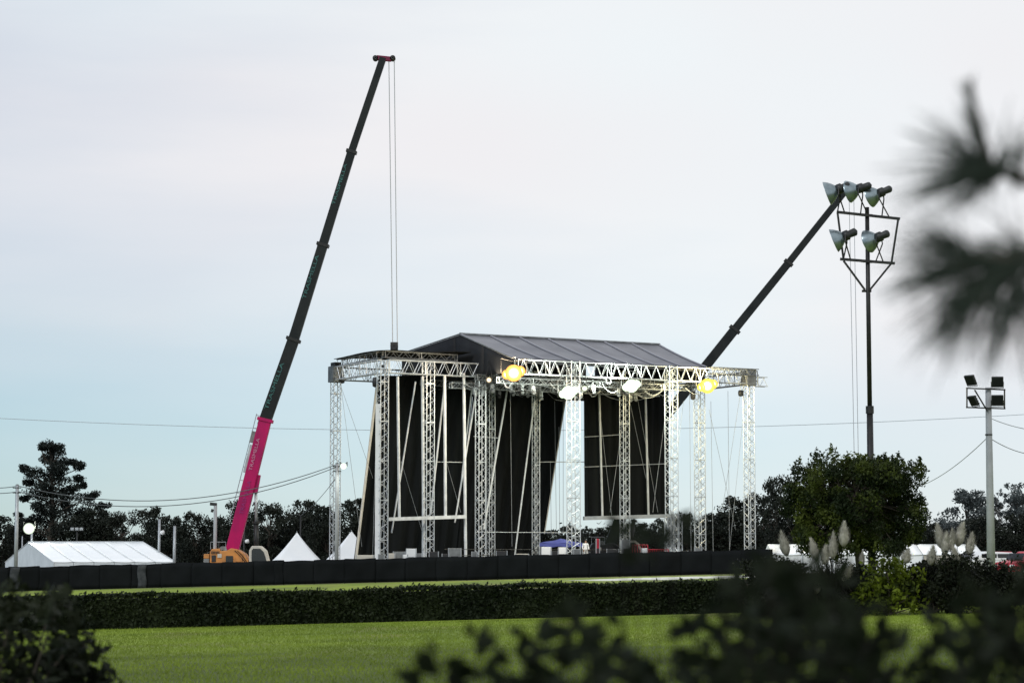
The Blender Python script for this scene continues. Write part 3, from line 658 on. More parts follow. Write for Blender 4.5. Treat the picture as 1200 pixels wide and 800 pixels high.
    hb = MB(); hb.box(hook, .58, .4, .8); hb.lathe(hook + Vector((0, -.28, .1)), (0, 1, 0), [(0, .05), (0, .30), (.56, .30), (.56, .05)], 14); hb.path([hook + Vector((0, 0, -.4)), hook + Vector((0, 0, -.6)), hook + Vector((.14, 0, -.75)), hook + Vector((0, 0, -.88)), hook + Vector((-.12, 0, -.78))], .05, 6); hb.build('hook_block', CASEB, t, bevel=.03)
    for (i, f0, f1, side_, h_, txt, m_) in texts:
        p, q = pts[i], pts[i + 1]; dd = (q - p).normalized(); yv = Vector((-dd.z, 0, dd.x))
        text_on(t, txt, p.lerp(q, f0) + yv * side_ * widths[i] + Vector((0, -widths[i] * .43 - .03, 0)), dd, h_, m_, length=(q - p).length * (f1 - f0))
    return t
Yc = 186.
cp_ = [P(271, 650, Yc), P(311, 492, Yc), P(344, 398, Yc), P(378.5, 287, Yc), P(412, 178, Yc), P(449, 68, Yc)]
hookp = P(462, 407, Yc)
crane('mobile crane with magenta lower boom left of the stage', cp_, [.98, .92, .80, .68, .56], [PINK, CRDARK, CRDARK, CRDARK, CRDARK], ORANGE, 1, hookp,
      [(1, .12, .70, .18, .42, 'TRASMELLA', TEAL), (2, .42, .88, .16, .40, 'TRASMELLA', TEAL), (3, .42, .86, .16, .34, 'TRASMELLA', TEAL), (0, .62, .86, .12, .36, 'TRASMELLA', WHITEL), (0, .30, .55, -.02, .4, 'TRASMELLA', mat('violet lettering', (.30, .02, .16), .5))])
Y2 = 214.
c2 = [P(712, 662, Y2), P(768, 503, Y2), P(861, 386, Y2), P(924, 308, Y2), P(989, 226, Y2)]
c2[0].z = G(c2[0].x, Y2) + 2.0
crane('second mobile crane behind the stage with a long dark boom leaning right', c2, [1.0, .90, .74, .62], [CRDARK] * 4, CASEB, 1, P(1003, 560, Y2), [], carrier_len=11., rope_r=.03)

# ================================================================== FENCE
froot = thing('site_fence', 'long black mesh fence screening the foot of the stage', 'fence', tuple(gp(430, 166)))
def fpt(px): Y = 165 + 3 * (px / 900); return gp(px, Y)
pxs = []; px = -25.
x = fpt(-25).x
FP = [fpt(-25 + 930 * i / 26) for i in range(27)]
for i in range(26):
    p, q = FP[i], FP[i + 1]; hgt = 1.63 + .03 * math.sin(i * 2.3)
    ph = i * 1.7
    def ff(u_, v_, p=p, q=q, hgt=hgt, ph=ph):
        w = p.lerp(q, -.012 + 1.024 * u_); return w + Vector((0, .05 * math.sin(u_ * 9 + ph) * math.sin(v_ * 3.1), .03 + hgt * v_ + .02 * math.sin(u_ * 6.28 + ph) * v_))
    MB().grid(ff, 10, 5).build('mesh_panel', FENCE, froot, smooth=True, solid=.012).location.y += .014 * (i % 2)
for i in range(27):
    p = FP[i]; MB().tube(p + Vector((0, .08, 0)), p + Vector((0, .08, 1.66)), .03).build('post', STEEL, froot)
for px0, px1, m in ((162, 172, FENCEG), (13, 24, FENCEG), (322, 332, FENCE)):
    p, q = fpt(px0) + Vector((0, -.09, 0)), fpt(px1) + Vector((0, -.09, 0))
    MB().grid(lambda u_, v_: p.lerp(q, u_) + Vector((.04 * math.sin(v_ * 7), -.03 * math.sin(u_ * 5), .04 + 1.6 * v_)), 5, 8).build('mesh_patch', m, froot, smooth=True, solid=.01)

# ================================================================== TENTS
def big_tent():
    Yt = 205.; gzz = G(-38, Yt)
    rL, rR = P(33, 635.5, Yt + 4), P(168, 634, Yt + 4); eL, eR = P(62, 661, Yt - 4), P(206, 658, Yt - 4)
    ze = eR.z; eL.z = ze; rL.z = rR.z = (rL.z + rR.z) / 2
    t = thing('marquee_tent', 'long white marquee tent roof at the far left behind the fence', 'tent', ((rL.x + rR.x) / 2, Yt, gzz))
    bL = rL + (rL - eL); bR_ = rR + (rR - eR); bL.z = bR_.z = ze
    n = 6
    for k in range(n):
        def rf(i, j, k=k):
            u_ = (k + .006 + .988 * i) / n; a = eL.lerp(eR, u_); b = rL.lerp(rR, u_); p = a.lerp(b, j); return p + Vector((0, 0, -.03 * math.sin(math.pi * i) - .04 * math.sin(math.pi * j)))
        ro = MB().grid(rf, 6, 5).build('roof_panel', WTENT, t, smooth=True, solid=.02)
        def rb(i, j, k=k):
            u_ = (k + .006 + .988 * i) / n; return bL.lerp(bR_, u_).lerp(rL.lerp(rR, u_), j)
        MB().grid(rb, 2, 2).build('roof_panel', WTENT, t, solid=.02)
        wa, wb = eL.lerp(eR, (k + .01) / n), eL.lerp(eR, (k + .99) / n)
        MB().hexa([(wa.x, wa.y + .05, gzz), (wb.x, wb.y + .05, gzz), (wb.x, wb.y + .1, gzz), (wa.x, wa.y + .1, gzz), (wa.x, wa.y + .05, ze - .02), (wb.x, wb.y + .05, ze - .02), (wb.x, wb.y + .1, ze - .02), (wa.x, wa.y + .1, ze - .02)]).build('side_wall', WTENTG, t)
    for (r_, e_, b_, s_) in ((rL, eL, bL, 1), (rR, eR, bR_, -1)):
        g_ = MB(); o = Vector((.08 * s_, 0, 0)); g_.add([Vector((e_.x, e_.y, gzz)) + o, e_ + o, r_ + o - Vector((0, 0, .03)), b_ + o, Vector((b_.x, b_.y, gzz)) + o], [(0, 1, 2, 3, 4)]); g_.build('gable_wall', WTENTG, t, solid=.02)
    for k in range(n + 1):
        a = eL.lerp(eR, k / n); b = rL.lerp(rR, k / n); MB().tube(a + Vector((0, 0, .03)), b + Vector((0, 0, .005)), .014).build('rafter_seam', WTENT, t)
    MB().tube(rL, rR, .06).build('ridge_tube', WTENTG, t)
big_tent()
def pagoda(px, py, wpx, eave_y, Y, label, rz=0.12):
    ap = P(px, py, Y); ez = P(px, eave_y, Y).z; hw = wpx * Y / F / 2; gzz = G(ap.x, Y)
    t = thing('pagoda_tent', label, 'tent', (ap.x, Y, gzz), 'white peaked tents beside the stage')
    Rm = Matrix.Rotation(rz, 3, 'Z'); hb = hw / (math.cos(rz) + math.sin(rz))
    cs = [Vector((ap.x, Y, 0)) + Rm @ Vector((a * hb, b * hb, 0)) for a, b in ((-1, -1), (1, -1), (1, 1), (-1, 1))]
    def cv(j): return (1 - j) ** 1.35
    for k in range(4):
        A, B = cs[k], cs[(k + 1) % 4]; C0 = Vector((ap.x, Y, 0))
        def pf(i, j, A=A, B=B):
            w = A.lerp(B, i); p = w.lerp(C0, j); z = ez + (ap.z - ez) * (1 - cv(j)) if False else ez + (ap.z - ez) * (j ** 1.22)
            return Vector((p.x, p.y, z - .10 * math.sin(math.pi * i) * (1 - j) * j * 2))
        MB().grid(pf, 8, 10).build('roof_panel', WTENT, t, smooth=True, solid=.015)
        MB().hexa([(A.x, A.y, ez - .3), (B.x, B.y, ez - .3), (B.x + .01, B.y + .02, ez - .3), (A.x + .01, A.y + .02, ez - .3), (A.x, A.y, ez - .01), (B.x, B.y, ez - .01), (B.x + .01, B.y + .02, ez - .01), (A.x + .01, A.y + .02, ez - .01)]).build('valance', WTENT, t)
        MB().tube((A.x, A.y, gzz), (A.x, A.y, ez), .04).build('leg', ALU, t)
    MB().tube(ap - Vector((0, 0, .15)), ap + Vector((0, 0, .1)), .03).build('finial', ALU, t)
pagoda(348, 623.5, 70, 659, 200, 'white peaked tent with a sharp tip just right of the crane cab')
pagoda(412, 622, 74, 659, 204, 'white peaked tent half hidden behind the leftmost lattice tower')
# long white low marquee on the right
def low_tent():
    Yt = 172.; a, b = P(905, 637, Yt), P(1152, 637, Yt); gzz = G(18, Yt); zt = a.z; b.z = zt
    t = thing('marquee_tent', 'long low white marquee behind the dense green tree on the right', 'tent', ((a.x + b.x) / 2, Yt + 3, gzz))
    n = 7; ze = zt - .75
    for k in range(n):
        x0, x1 = a.x + (b.x - a.x) * (k + .01) / n, a.x + (b.x - a.x) * (k + .99) / n
        MB().grid(lambda i, j: Vector((x0 + (x1 - x0) * i, Yt + 3 * j, ze + (zt - ze) * j - .04 * math.sin(math.pi * i))), 4, 3).build('roof_panel', WTENT, t, smooth=True, solid=.02)
        MB().grid(lambda i, j: Vector((x0 + (x1 - x0) * i, Yt + 6 - 3 * j, ze + (zt - ze) * j)), 2, 2).build('roof_panel', WTENT, t, solid=.02)
        MB().box(((x0 + x1) / 2, Yt + .1, (gzz + ze) / 2), x1 - x0, .05, ze - gzz).build('side_wall', WTENT if k != 5 else CREAM, t)
        MB().tube((x0 - .02, Yt + .02, gzz), (x0 - .02, Yt + .02, ze), .04).build('leg', ALU, t)
    for xx, m in ((a.x, WTENTG), (b.x, WTENTG)):
        MB().add([(xx, Yt, gzz), (xx, Yt, ze), (xx, Yt + 3, zt), (xx, Yt + 6, ze), (xx, Yt + 6, gzz)], [(0, 1, 2, 3, 4)]).build('gable_wall', m, t, solid=.02)
low_tent()

# ================================================================== POLES, LAMPS, WIRES
def light_mast():
    Y = 95.; b = gp(1015, Y); tp = P(1016, 243, Y)
    t = thing('floodlight_mast', 'tall dark steel mast carrying five bell-shaped floodlights, right of the stage', 'light mast', tuple(b))
    c = Vector((tp.x, Y, 0))
    def at(px, py): return P(px, py, Y)
    mid = at(1016, 480)
    MB().tube((tp.x, Y, b.z), (tp.x, Y, mid.z), .15, .125, 12).build('lower_pole', STEEL, t, smooth=True)
    MB().tube((tp.x, Y, mid.z), (tp.x, Y, tp.z), .095, .085, 12).build('upper_pole', STEEL, t, smooth=True)
    MB().lathe((tp.x, Y, mid.z - .15), (0, 0, 1), [(0, .125), (0, .16), (.3, .16), (.3, .09)], 12).build('joint_ring', STEEL, t)
    def bar(x0, y0, x1, y1, w=.075, name='frame_bar', dy=-.12):
        p, q = at(x0, y0) + Vector((0, dy, 0)), at(x1, y1) + Vector((0, dy, 0)); return MB().beam(p, q, w, w, up=(0, 1, 0)).build(name, STEEL, t)
    bar(980, 249, 1054, 257, .10); bar(984, 304, 1048, 309, .10)
    bar(981, 250, 988, 305); bar(1052, 257, 1044, 309); bar(988, 306, 1013, 340); bar(1044, 309, 1018, 341)
    bar(1010, 341, 1021, 341, .09, dy=0); bar(1009, 252, 1022, 253, .1, dy=-.06); bar(1009, 306, 1022, 307, .1, dy=-.06)
    # bells: mouth centre, direction from mouth to cap, mouth radius in px
    for mx, my, ex, ey, rp, base, yaw in ((968, 228, 997, 218, 14.5, (985, 250), .25), (993, 226, 1023, 219, 13.5, (1012, 252), .55), (1018, 232, 1046, 222.5, 13, (1037, 255), .62), (976, 283, 1004, 272, 14.5, (992, 305), .25), (1016, 284, 1039, 276, 14, (1030, 307), .75)):
        mouth = at(mx, my) + Vector((0, -.25, 0)); cap = at(ex, ey) + Vector((0, -.25, 0)); d = cap - mouth; d.y = -d.length * yaw; Ln = d.length; R_ = rp * Y / F
        d.normalize(); Ln = max(Ln, .9)
        be = MB(); be.lathe(mouth, d, [(0, R_), (.01, R_ * 1.0), (.05, R_ * .96), (.16, R_ * .84), (.28, R_ * .66), (.38, R_ * .46), (.44, R_ * .36), (.43, R_ * .33), (.36, R_ * .42), (.15, R_ * .80), (.02, R_ * .95), (0, R_)], 28); bo = be.build('bell', BELL, t, smooth=True)
        MB().lathe(mouth, d, [(.42, R_ * .30), (.44, R_ * .42), (.62, R_ * .42), (.66, R_ * .30), (.9, R_ * .33), (.95, R_ * .27), (1.0, R_ * .05)], 14).build('lamp_housing', BELLD, bo, smooth=True)
        MB().lathe(mouth, d, [(.2, .05), (.22, .11), (.36, .09), (.42, .05)], 10).build('bulb', WHITEP, bo, smooth=True)
        cc = mouth + d * .52; bs = at(*base) + Vector((0, -.12, 0))
        yk = MB(); sx = d.cross(Vector((0, 0, 1))).normalized()
        for s_ in (-1, 1):
            yk.path([cc + sx * s_ * R_ * .42, cc + sx * s_ * R_ * .55 + Vector((0, 0, -.25)), bs + Vector((s_ * .14, 0, .02))], .028, 6)
        yk.build('yoke', STEEL, t)
light_mast()

def flood_pole():
    Y = 103.; b = gp(1161, Y); tp = P(1158, 454, Y); ax = b.lerp(Vector((tp.x, Y, tp.z)), 1)
    t = thing('floodlight_pole', 'pale concrete pole with square floodlights in a steel frame, far right', 'light pole', tuple(b))
    MB().path([b, b.lerp(tp, .5), tp], [.19, .155, .125], 16).build('pole', CONC, t, smooth=True)
    MB().lathe(P(1158.6, 510, Y), (0, 0, 1), [(0, .13), (0, .155), (.06, .155), (.06, .13)], 14).build('band', STEEL, t)
    def at(px, py, dy=-.2): return P(px, py, Y) + Vector((0, dy, 0))
    for x0, y0, x1, y1 in ((1131, 455, 1177, 457), (1131, 477.5, 1177, 479), (1132, 455, 1132, 478), (1176, 456, 1176, 479), (1141, 457, 1156, 482)):
        MB().beam(at(x0, y0), at(x1, y1), .055, .06, up=(0, 1, 0)).build('frame_bar', STEEL, t)
    for x, y, w, h, yaw, tilt in ((1135.5, 446, 9, 13, .9, .5), (1167, 448, 14, 13, .12, .35), (1139, 470, 8, 13, 1.15, .5), (1167, 469.5, 14, 13, .12, .3)):
        c = at(x, y, -.32); R_ = Matrix.Rotation(-yaw, 3, 'Z') @ Matrix.Rotation(tilt, 3, 'X')
        sx, sz = (.50, .46)
        h8 = [c + R_ @ Vector((a * sx / 2, d_, e_ * sz / 2)) for e_ in (-1, 1) for a, d_ in ((-1, -.06), (1, -.06), (1, .06), (-1, .06))]
        lo = MB().hexa(h8).build('flood_head', BELLD, t, bevel=.02)
        MB().hexa([c + R_ @ Vector((a * sx * .43, d_, e_ * sz * .43)) for e_ in (-1, 1) for a, d_ in ((-1, -.075), (1, -.075), (1, -.062), (-1, -.062))]).build('glass', GLASSM, lo)
        MB().path([c + R_ @ Vector((-sx * .52, 0, 0)), c + R_ @ Vector((-sx * .52, 0, -.28)), c + R_ @ Vector((sx * .52, 0, -.28)), c + R_ @ Vector((sx * .52, 0, 0))], .018, 5).build('yoke', STEEL, lo)
        for k in range(4):
            zz_ = -sz * .36 + k * sz * .24; MB().hexa([c + R_ @ Vector((a * sx * .45, d_, zz_ + e_ * .012)) for e_ in (-1, 1) for a, d_ in ((-1, .061), (1, .061), (1, .10), (-1, .10))]).build('cooling_fin', STEEL, lo)
    return t
flood_pole()

def simple_pole(px, ytop, Y, r_, label, m=CONC, kind='plain', lamp=None, name='utility_pole', cat='pole', group=None):
    b = gp(px, Y); tp = P(px, ytop, Y); tp.y = Y; tp.x = b.x
    t = thing(name, label, cat, tuple(b), group)
    MB().path([b, b.lerp(tp, .5), tp], [r_ * 1.25, r_ * 1.1, r_], 10).build('pole', m, t, smooth=True)
    MB().lathe(tp, (0, 0, 1), [(0, r_), (.03, r_ * 1.1), (.06, 0)], 10).build('cap', STEEL, t)
    if kind == 'head':        # a lamp head on the left and a small box below
        MB().beam(tp + Vector((.1, 0, -.05)), tp + Vector((-.42, 0, 0)), .26, .24).build('lamp_head', BELLD, t, bevel=.03)
        MB().beam(tp + Vector((-.15, 0, -.55)), tp + Vector((-.33, 0, -.5)), .15, .25).build('junction_box', BELLD, t)
    if kind == 'twin':
        MB().beam(tp + Vector((-.55, 0, -.05)), tp + Vector((.55, 0, -.05)), .06, .06).build('cross_arm', STEEL, t)
        for xx in (-.42, 0, .42): MB().box(tp + Vector((xx, -.1, .12)), .32, .14, .26).build('lamp_head', GREYST, t, bevel=.02)
    if kind == 'white': MB().lathe(tp + Vector((.1, -.05, -1.15)), (.9, -.3, .1), [(0, .05), (.05, .16), (.3, .2), (.34, .1), (.36, 0)], 10).build('lamp_head', WHITEP, t, smooth=True)
    if kind == 'arms':
        for k in range(2): MB().beam(tp + Vector((-.3, -.08, -.2 - .35 * k)), tp + Vector((.3, -.08, -.2 - .35 * k)), .07, .07).build('cross_arm', STEEL, t)
    return t, tp
_, tpL = simple_pole(19, 568, 172, .12, 'slim grey pole standing before the long marquee at the far left', m=GREYST, kind='arms')
_, tpM = simple_pole(394.5, 543, 172, .13, 'grey pole standing in front of the leftmost lattice tower', m=CONC, kind='arms')
simple_pole(186.5, 608, 205, .10, 'thin pole with a small white lamp behind the right end of the marquee', kind='white', m=GREYST)
simple_pole(204.5, 616, 200, .11, 'bare slim pole at the right corner of the marquee', m=GREYST)
simple_pole(252, 590, 186, .13, 'grey pole with a dark lamp head left of the magenta boom', kind='head', m=CONC)
simple_pole(90, 621, 225, .07, 'thin pole with three unlit lamp heads behind the marquee', kind='twin', m=STEEL)
simple_pole(286, 619, 215, .07, 'thin pole with a small lamp right of the magenta boom', kind='white', m=STEEL)
simple_pole(26, 628, 222, .05, 'short thin pole left of the lit lamp behind the marquee', m=GREYST)
_, tpK = simple_pole(37, 622, 214, .09, 'slim pole under the lit lamp behind the marquee', m=GREYST)
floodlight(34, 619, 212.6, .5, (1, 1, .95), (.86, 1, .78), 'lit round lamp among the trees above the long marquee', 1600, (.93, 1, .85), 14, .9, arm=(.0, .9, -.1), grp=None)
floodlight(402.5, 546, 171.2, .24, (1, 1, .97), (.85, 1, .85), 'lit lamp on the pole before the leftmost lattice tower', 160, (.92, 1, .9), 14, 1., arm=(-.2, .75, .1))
# far poles just beyond the picture that carry the long line
_, tpA = simple_pole(-70, 484, 236, .14, 'tall pole at the far left carrying the long overhead line', kind='arms')
_, tpB = simple_pole(1285, 478, 236, .14, 'tall pole at the far right carrying the long overhead line', kind='arms')
def wire(label, p, q, sag, r_, m=WIRE, group='overhead lines'):
    mid = (p + q) / 2; pts = [p.lerp(q, i / 24) - Vector((0, 0, sag * 4 * (i / 24) * (1 - i / 24))) for i in range(25)]
    o = MB().path(pts, r_, 5).build('overhead_line', m, org=tuple(p)); tag(o, label, 'cable', group); return o
wire('very long faint overhead line crossing the picture behind crane and stage', tpA + Vector((0, -.1, -.2)), tpB + Vector((0, -.1, -.2)), 1.75, .030, mat('faint wire', (.42, .47, .50), .6))
wire('upper of two sagging cables between the left pole and the lamp pole', tpL + Vector((0, -.05, -.05)), tpM + Vector((0, -.05, -.05)), 1.75, .030)
wire('lower of two sagging cables between the left pole and the lamp pole', tpL + Vector((0, -.05, -.45)), tpM + Vector((0, -.05, -.22)), 1.85, .030)
offL = gp(-60, 176); _, tpO = simple_pole(-60, 560, 176, .12, 'grey pole beyond the left edge carrying the two sagging cables', m=GREYST, kind='arms')
wire('short upper cable running off the left edge from the slim pole', tpO + Vector((0, -.05, -.05)), tpL + Vector((0, -.05, -.08)), .35, .028)
wire('short lower cable running off the left edge from the slim pole', tpO + Vector((0, -.05, -.4)), tpL + Vector((0, -.05, -.48)), .35, .028)
lowq = gp(350, 205); _, tpQ = simple_pole(352, 604, 205, .06, 'short dark pole behind the peaked tent beside the crane cab', m=STEEL)
wire('short slack cable dropping left from the lamp pole to the short dark pole', tpQ, tpM + Vector((0, -.05, -.9)), .25, .022)
P116 = P(1157.5, 512, 103)
_, tpE = simple_pole(1262, 500, 108, .13, 'concrete pole beyond the right edge carrying two cables', kind='arms')
_, tpF = simple_pole(1052, 575, 150, .10, 'slim pole hidden behind the dense tree carrying a cable', m=GREYST)
wire('cable falling left from the far right pole to behind the tree', tpF, P116, .55, .016)
wire('lower cable leaving the far right pole towards the right edge', P116 + Vector((0, -.1, 0)), tpE + Vector((0, -.1, -.9)), .55, .016)
wire('upper cable leaving the far right pole towards the right edge', P(1157.5, 489, 103) + Vector((0, -.1, 0)), tpE + Vector((0, -.1, -.1)), .3, .014)

# ================================================================== VEHICLES (right), site clutter
def car(px, Y, rz, paint, label, van=False, k=1.0):
    b = gp(px, Y); t = thing('parked_car' if not van else 'parked_van', label, 'van' if van else 'car', tuple(b), 'vehicles parked at the far right')
    R_ = Matrix.Rotation(rz, 3, 'Z')
    def T(x, y, z): return b + R_ @ Vector((x * k, y * k, z * k))
    W = .85; lower = [(-2.1, .35), (-2.15, .75), (-1.9, .92), (1.1, .98), (1.95, .86), (2.15, .62), (2.15, .35)]
    top = [(-1.95, .92), (-1.55, 1.42), (.25, 1.48), (1.15, .97)] if not van else [(-2.1, .92), (-2.05, 1.9), (.9, 1.92), (1.5, 1.05), (1.5, .95)]
    def slab(poly, w0, w1, zt):
        m = MB(); n = len(poly); zmax = max(z for _, z in poly); zmin = min(z for _, z in poly); vs = []
        for s_ in (-1, 1):
            for x, z in poly:
                w = w0 + (w1 - w0) * (z - zmin) / (zmax - zmin); vs.append(T(x, s_ * w, z))
        return m.add(vs, [tuple(range(n)), tuple(range(2 * n - 1, n - 1, -1))] + [(i, i + n, (i + 1) % n + n, (i + 1) % n) for i in range(n)])
    slab(lower, W, W * .98, 0).build('body', paint, t, bevel=.06)
    co = slab(top, W * .97, W * .80, 0).build('cabin', paint, t, bevel=.05)
    zc = 1.18 if not van else 1.5
    for s_ in (-1, 1):
        for xa, xb in ((-1.4, -.5), (-.42, .55)):
            hh = .16 if not van else .24
            w = W * (.9); MB().hexa([T(x, s_ * (w + d_), z) for z in (zc - hh, zc + hh) for x, d_ in ((xa, -.02), (xb, -.02), (xb, .012), (xa, .012))]).build('side_window', GLASS, co)
    xf = .92 if not van else 1.36
    MB().hexa([T(xf + .30 - dz * .9 + dd, y, 1.12 + dz) if not van else T(xf - dz * .45 + dd + .05, y, 1.35 + dz) for dz in (-.1, .26) for y, dd in ((-.6, 0), (.6, 0), (.6, .03), (-.6, .03))]).build('windscreen', GLASS, co)
    for xw in (-1.35, 1.35):
        for s_ in (-1, 1):
            c = T(xw, s_ * (W - .08), .32); ax = R_ @ Vector((0, s_, 0))
            wo = MB().lathe(c, ax, [(-.1, .2 * k), (-.1, .3 * k), (.1, .32 * k), (.12, .2 * k)], 16).build('wheel', RUBBER, t, smooth=True); MB().lathe(c, ax, [(.05, .2 * k), (.1, .17 * k), (.12, 0)], 12).build('rim', GREYST, wo)
    for s_ in (-1, 1): MB().box(T(2.12, s_ * .62, .66), .12 * k, .3 * k, .16 * k, rz).build('headlight', WHITEP, t, bevel=.02)
    return t
car(1152, 140, math.radians(200), WHITEP, 'white car parked at the foot of the far right concrete pole')
car(1172, 158, math.radians(-80), RED, 'red car parked beyond the white car on the far right')
car(1207, 136, math.radians(215), RED, 'red car cut by the right edge of the picture')
# car(1085, 139, math.radians(185), CASEG, 'grey car half hidden behind the pampas plumes on the right')

def case(px, ytop, Y, w, h, d, m, label, frame=False, grp='equipment boxes behind the fence', z0=None):
    p = P(px, ytop, Y); base = G(p.x, Y) if z0 is None else z0; top = p.z; h = top - base if h is None else h
    t = thing('equipment_case', label, 'box', (p.x, Y, top - h), grp)
    bd = MB().box((p.x, Y, top - h / 2), w, d, h, .1).build('body', m, t, bevel=.03)
    for sx in (-1, 1):
        for sy in (-1, 1): MB().box((p.x + sx * w / 2 * .96, Y + sy * d / 2 * .96, top - h / 2), .06, .06, h + .03, .1).build('corner_rail', ALU if frame else GREYST, t)
    MB().box((p.x, Y - d / 2 - .02, top - h / 2), w * .55, .05, h * .5, .1).build('front_panel', CASEG if frame else CASEB, t, bevel=.01)
case(482, 642.5, 177, .72, None, .6, WHITEP, 'white framed box standing between the two nearest left towers', True)
case(468, 646, 177.5, .9, None, .7, CASEG, 'low grey equipment case right of the nearest tower foot')
case(459, 648, 176.5, .5, None, .5, CREAM, 'small cream case at the foot of the nearest tower')
case(533, 642, 178, .95, None, .8, CASEG, 'grey case stack between the second and third front towers')
case(508.5, 646, 178.5, .7, None, .7, CASEB, 'black case inside the foot of the second front tower')
case(640, 640.5, 183, .75, None, .7, WHITEP, 'left white box under the blue canopy')
case(659, 641, 184, .6, None, .7, WHITEP, 'right white box under the blue canopy')
case(733, 632, 176.5, .62, None, .6, ALUD, 'tall pale frame box below the right drape')
case(818, 641, 176, .5, None, .5, CASEG, 'small grey box at the foot of the tower under the yellow lamp')
case(612, 648.5, 176, .95, None, .6, CREAM, 'low pale case on the deck edge left of the back tower')
case(428, 650, 177, 1.3, None, .8, CREAM, 'cream covered pile beside the left drape pole')
for px_, yt_, Y_, w_, m_, lb_ in ((447, 649, 175.5, .45, CASEG, 'small grey case left of the nearest tower foot'), (475, 649.5, 175.2, .35, WHITEP, 'tiny white case left of the white framed box'), (491, 648, 175.6, .4, ALUD, 'small metal case right of the white framed box'), (522, 648.5, 176, .5, CASEB, 'low black case left of the grey case stack'), (556, 646, 176.4, .4, ALUD, 'narrow metal case left of the third front tower'), (588, 645, 176.2, .8, CASEB, 'black case right of the third front tower pair'), (650, 645.5, 176.3, .5, CASEB, 'black case between the two white boxes under the canopy'), (676, 643, 176.6, .5, ALUD, 'metal case at the foot of the brightly lit middle tower'), (718, 643, 176.9, .9, CASEB, 'wide black case right of the narrow red cabinet'), (802, 645, 175.6, .55, CASEG, 'low grey case right of the short portal'), (836, 646, 175.4, .7, CASEB, 'black case between the two rightmost towers'), (870, 645.5, 175.5, .5, CASEG, 'grey case left of the rightmost tower foot')):
    case(px_, yt_, Y_, w_, None, .5, m_, lb_)
# blue canopy
def canopy():
    Y = 191.; c = P(657, 631, Y); t = thing('pop_up_canopy', 'low blue tarpaulin canopy seen between the two drapes', 'canopy', (c.x, Y, G(c.x, Y)))
    w, d = 1.7, 1.2
    MB().grid(lambda i, j: Vector((c.x + (i - .5) * 2 * w, Y + (j - .5) * 2 * d, c.z - .35 * max(abs(i - .5), abs(j - .5)) * 2 + .03 * math.sin(i * 14))), 12, 8).build('tarpaulin', BLUE, t, solid=.01)
    MB().grid(lambda i, j: Vector((c.x + (i - .5) * 2 * w, Y - d - .01, c.z - .35 - .28 * j + .04 * math.sin(i * 17) * j)), 16, 2).build('valance', BLUE, t, solid=.01)
    for sx in (-1, 1):
        for sy in (-1, 1): MB().tube((c.x + sx * w, Y + sy * d, G(c.x, Y)), (c.x + sx * w, Y + sy * d, c.z - .34), .03).build('leg', GREYST, t)
canopy()
# red lattice barriers below the right drape
def barrier(px, ytop, Y, w, label):
    p = P(px, ytop, Y); gzz = G(p.x, Y); t = thing('crowd_barrier', label, 'barrier', (p.x, Y, gzz), 'red barriers below the right drape')
    MB().path([(p.x - w / 2, Y, gzz), (p.x - w / 2, Y, p.z), (p.x + w / 2, Y, p.z), (p.x + w / 2, Y, gzz)], .05, 6).build('frame', RED, t)
    n = int(w / .16)
    for k in range(1, n): MB().tube((p.x - w / 2 + w * k / n, Y, gzz + .2), (p.x - w / 2 + w * k / n, Y, p.z), .018, n=4).build('bar', RED, t)
    MB().beam((p.x - w / 2, Y, gzz + .25), (p.x + w / 2, Y, gzz + .25), .05, .06).build('bottom_bar', RED, t)
barrier(750, 638, 176, 1.1, 'red barrier just right of the tall pale frame box'); barrier(771, 643.5, 176.3, 1.5, 'red barrier beside the short portal leg')
case(755, 642, 175.2, .42, None, .3, WHITEP, 'small white box in front of the red barriers')
case(700.5, 631, 178, .26, None, .3, RED, 'narrow upright red cabinet right of the white clad person')

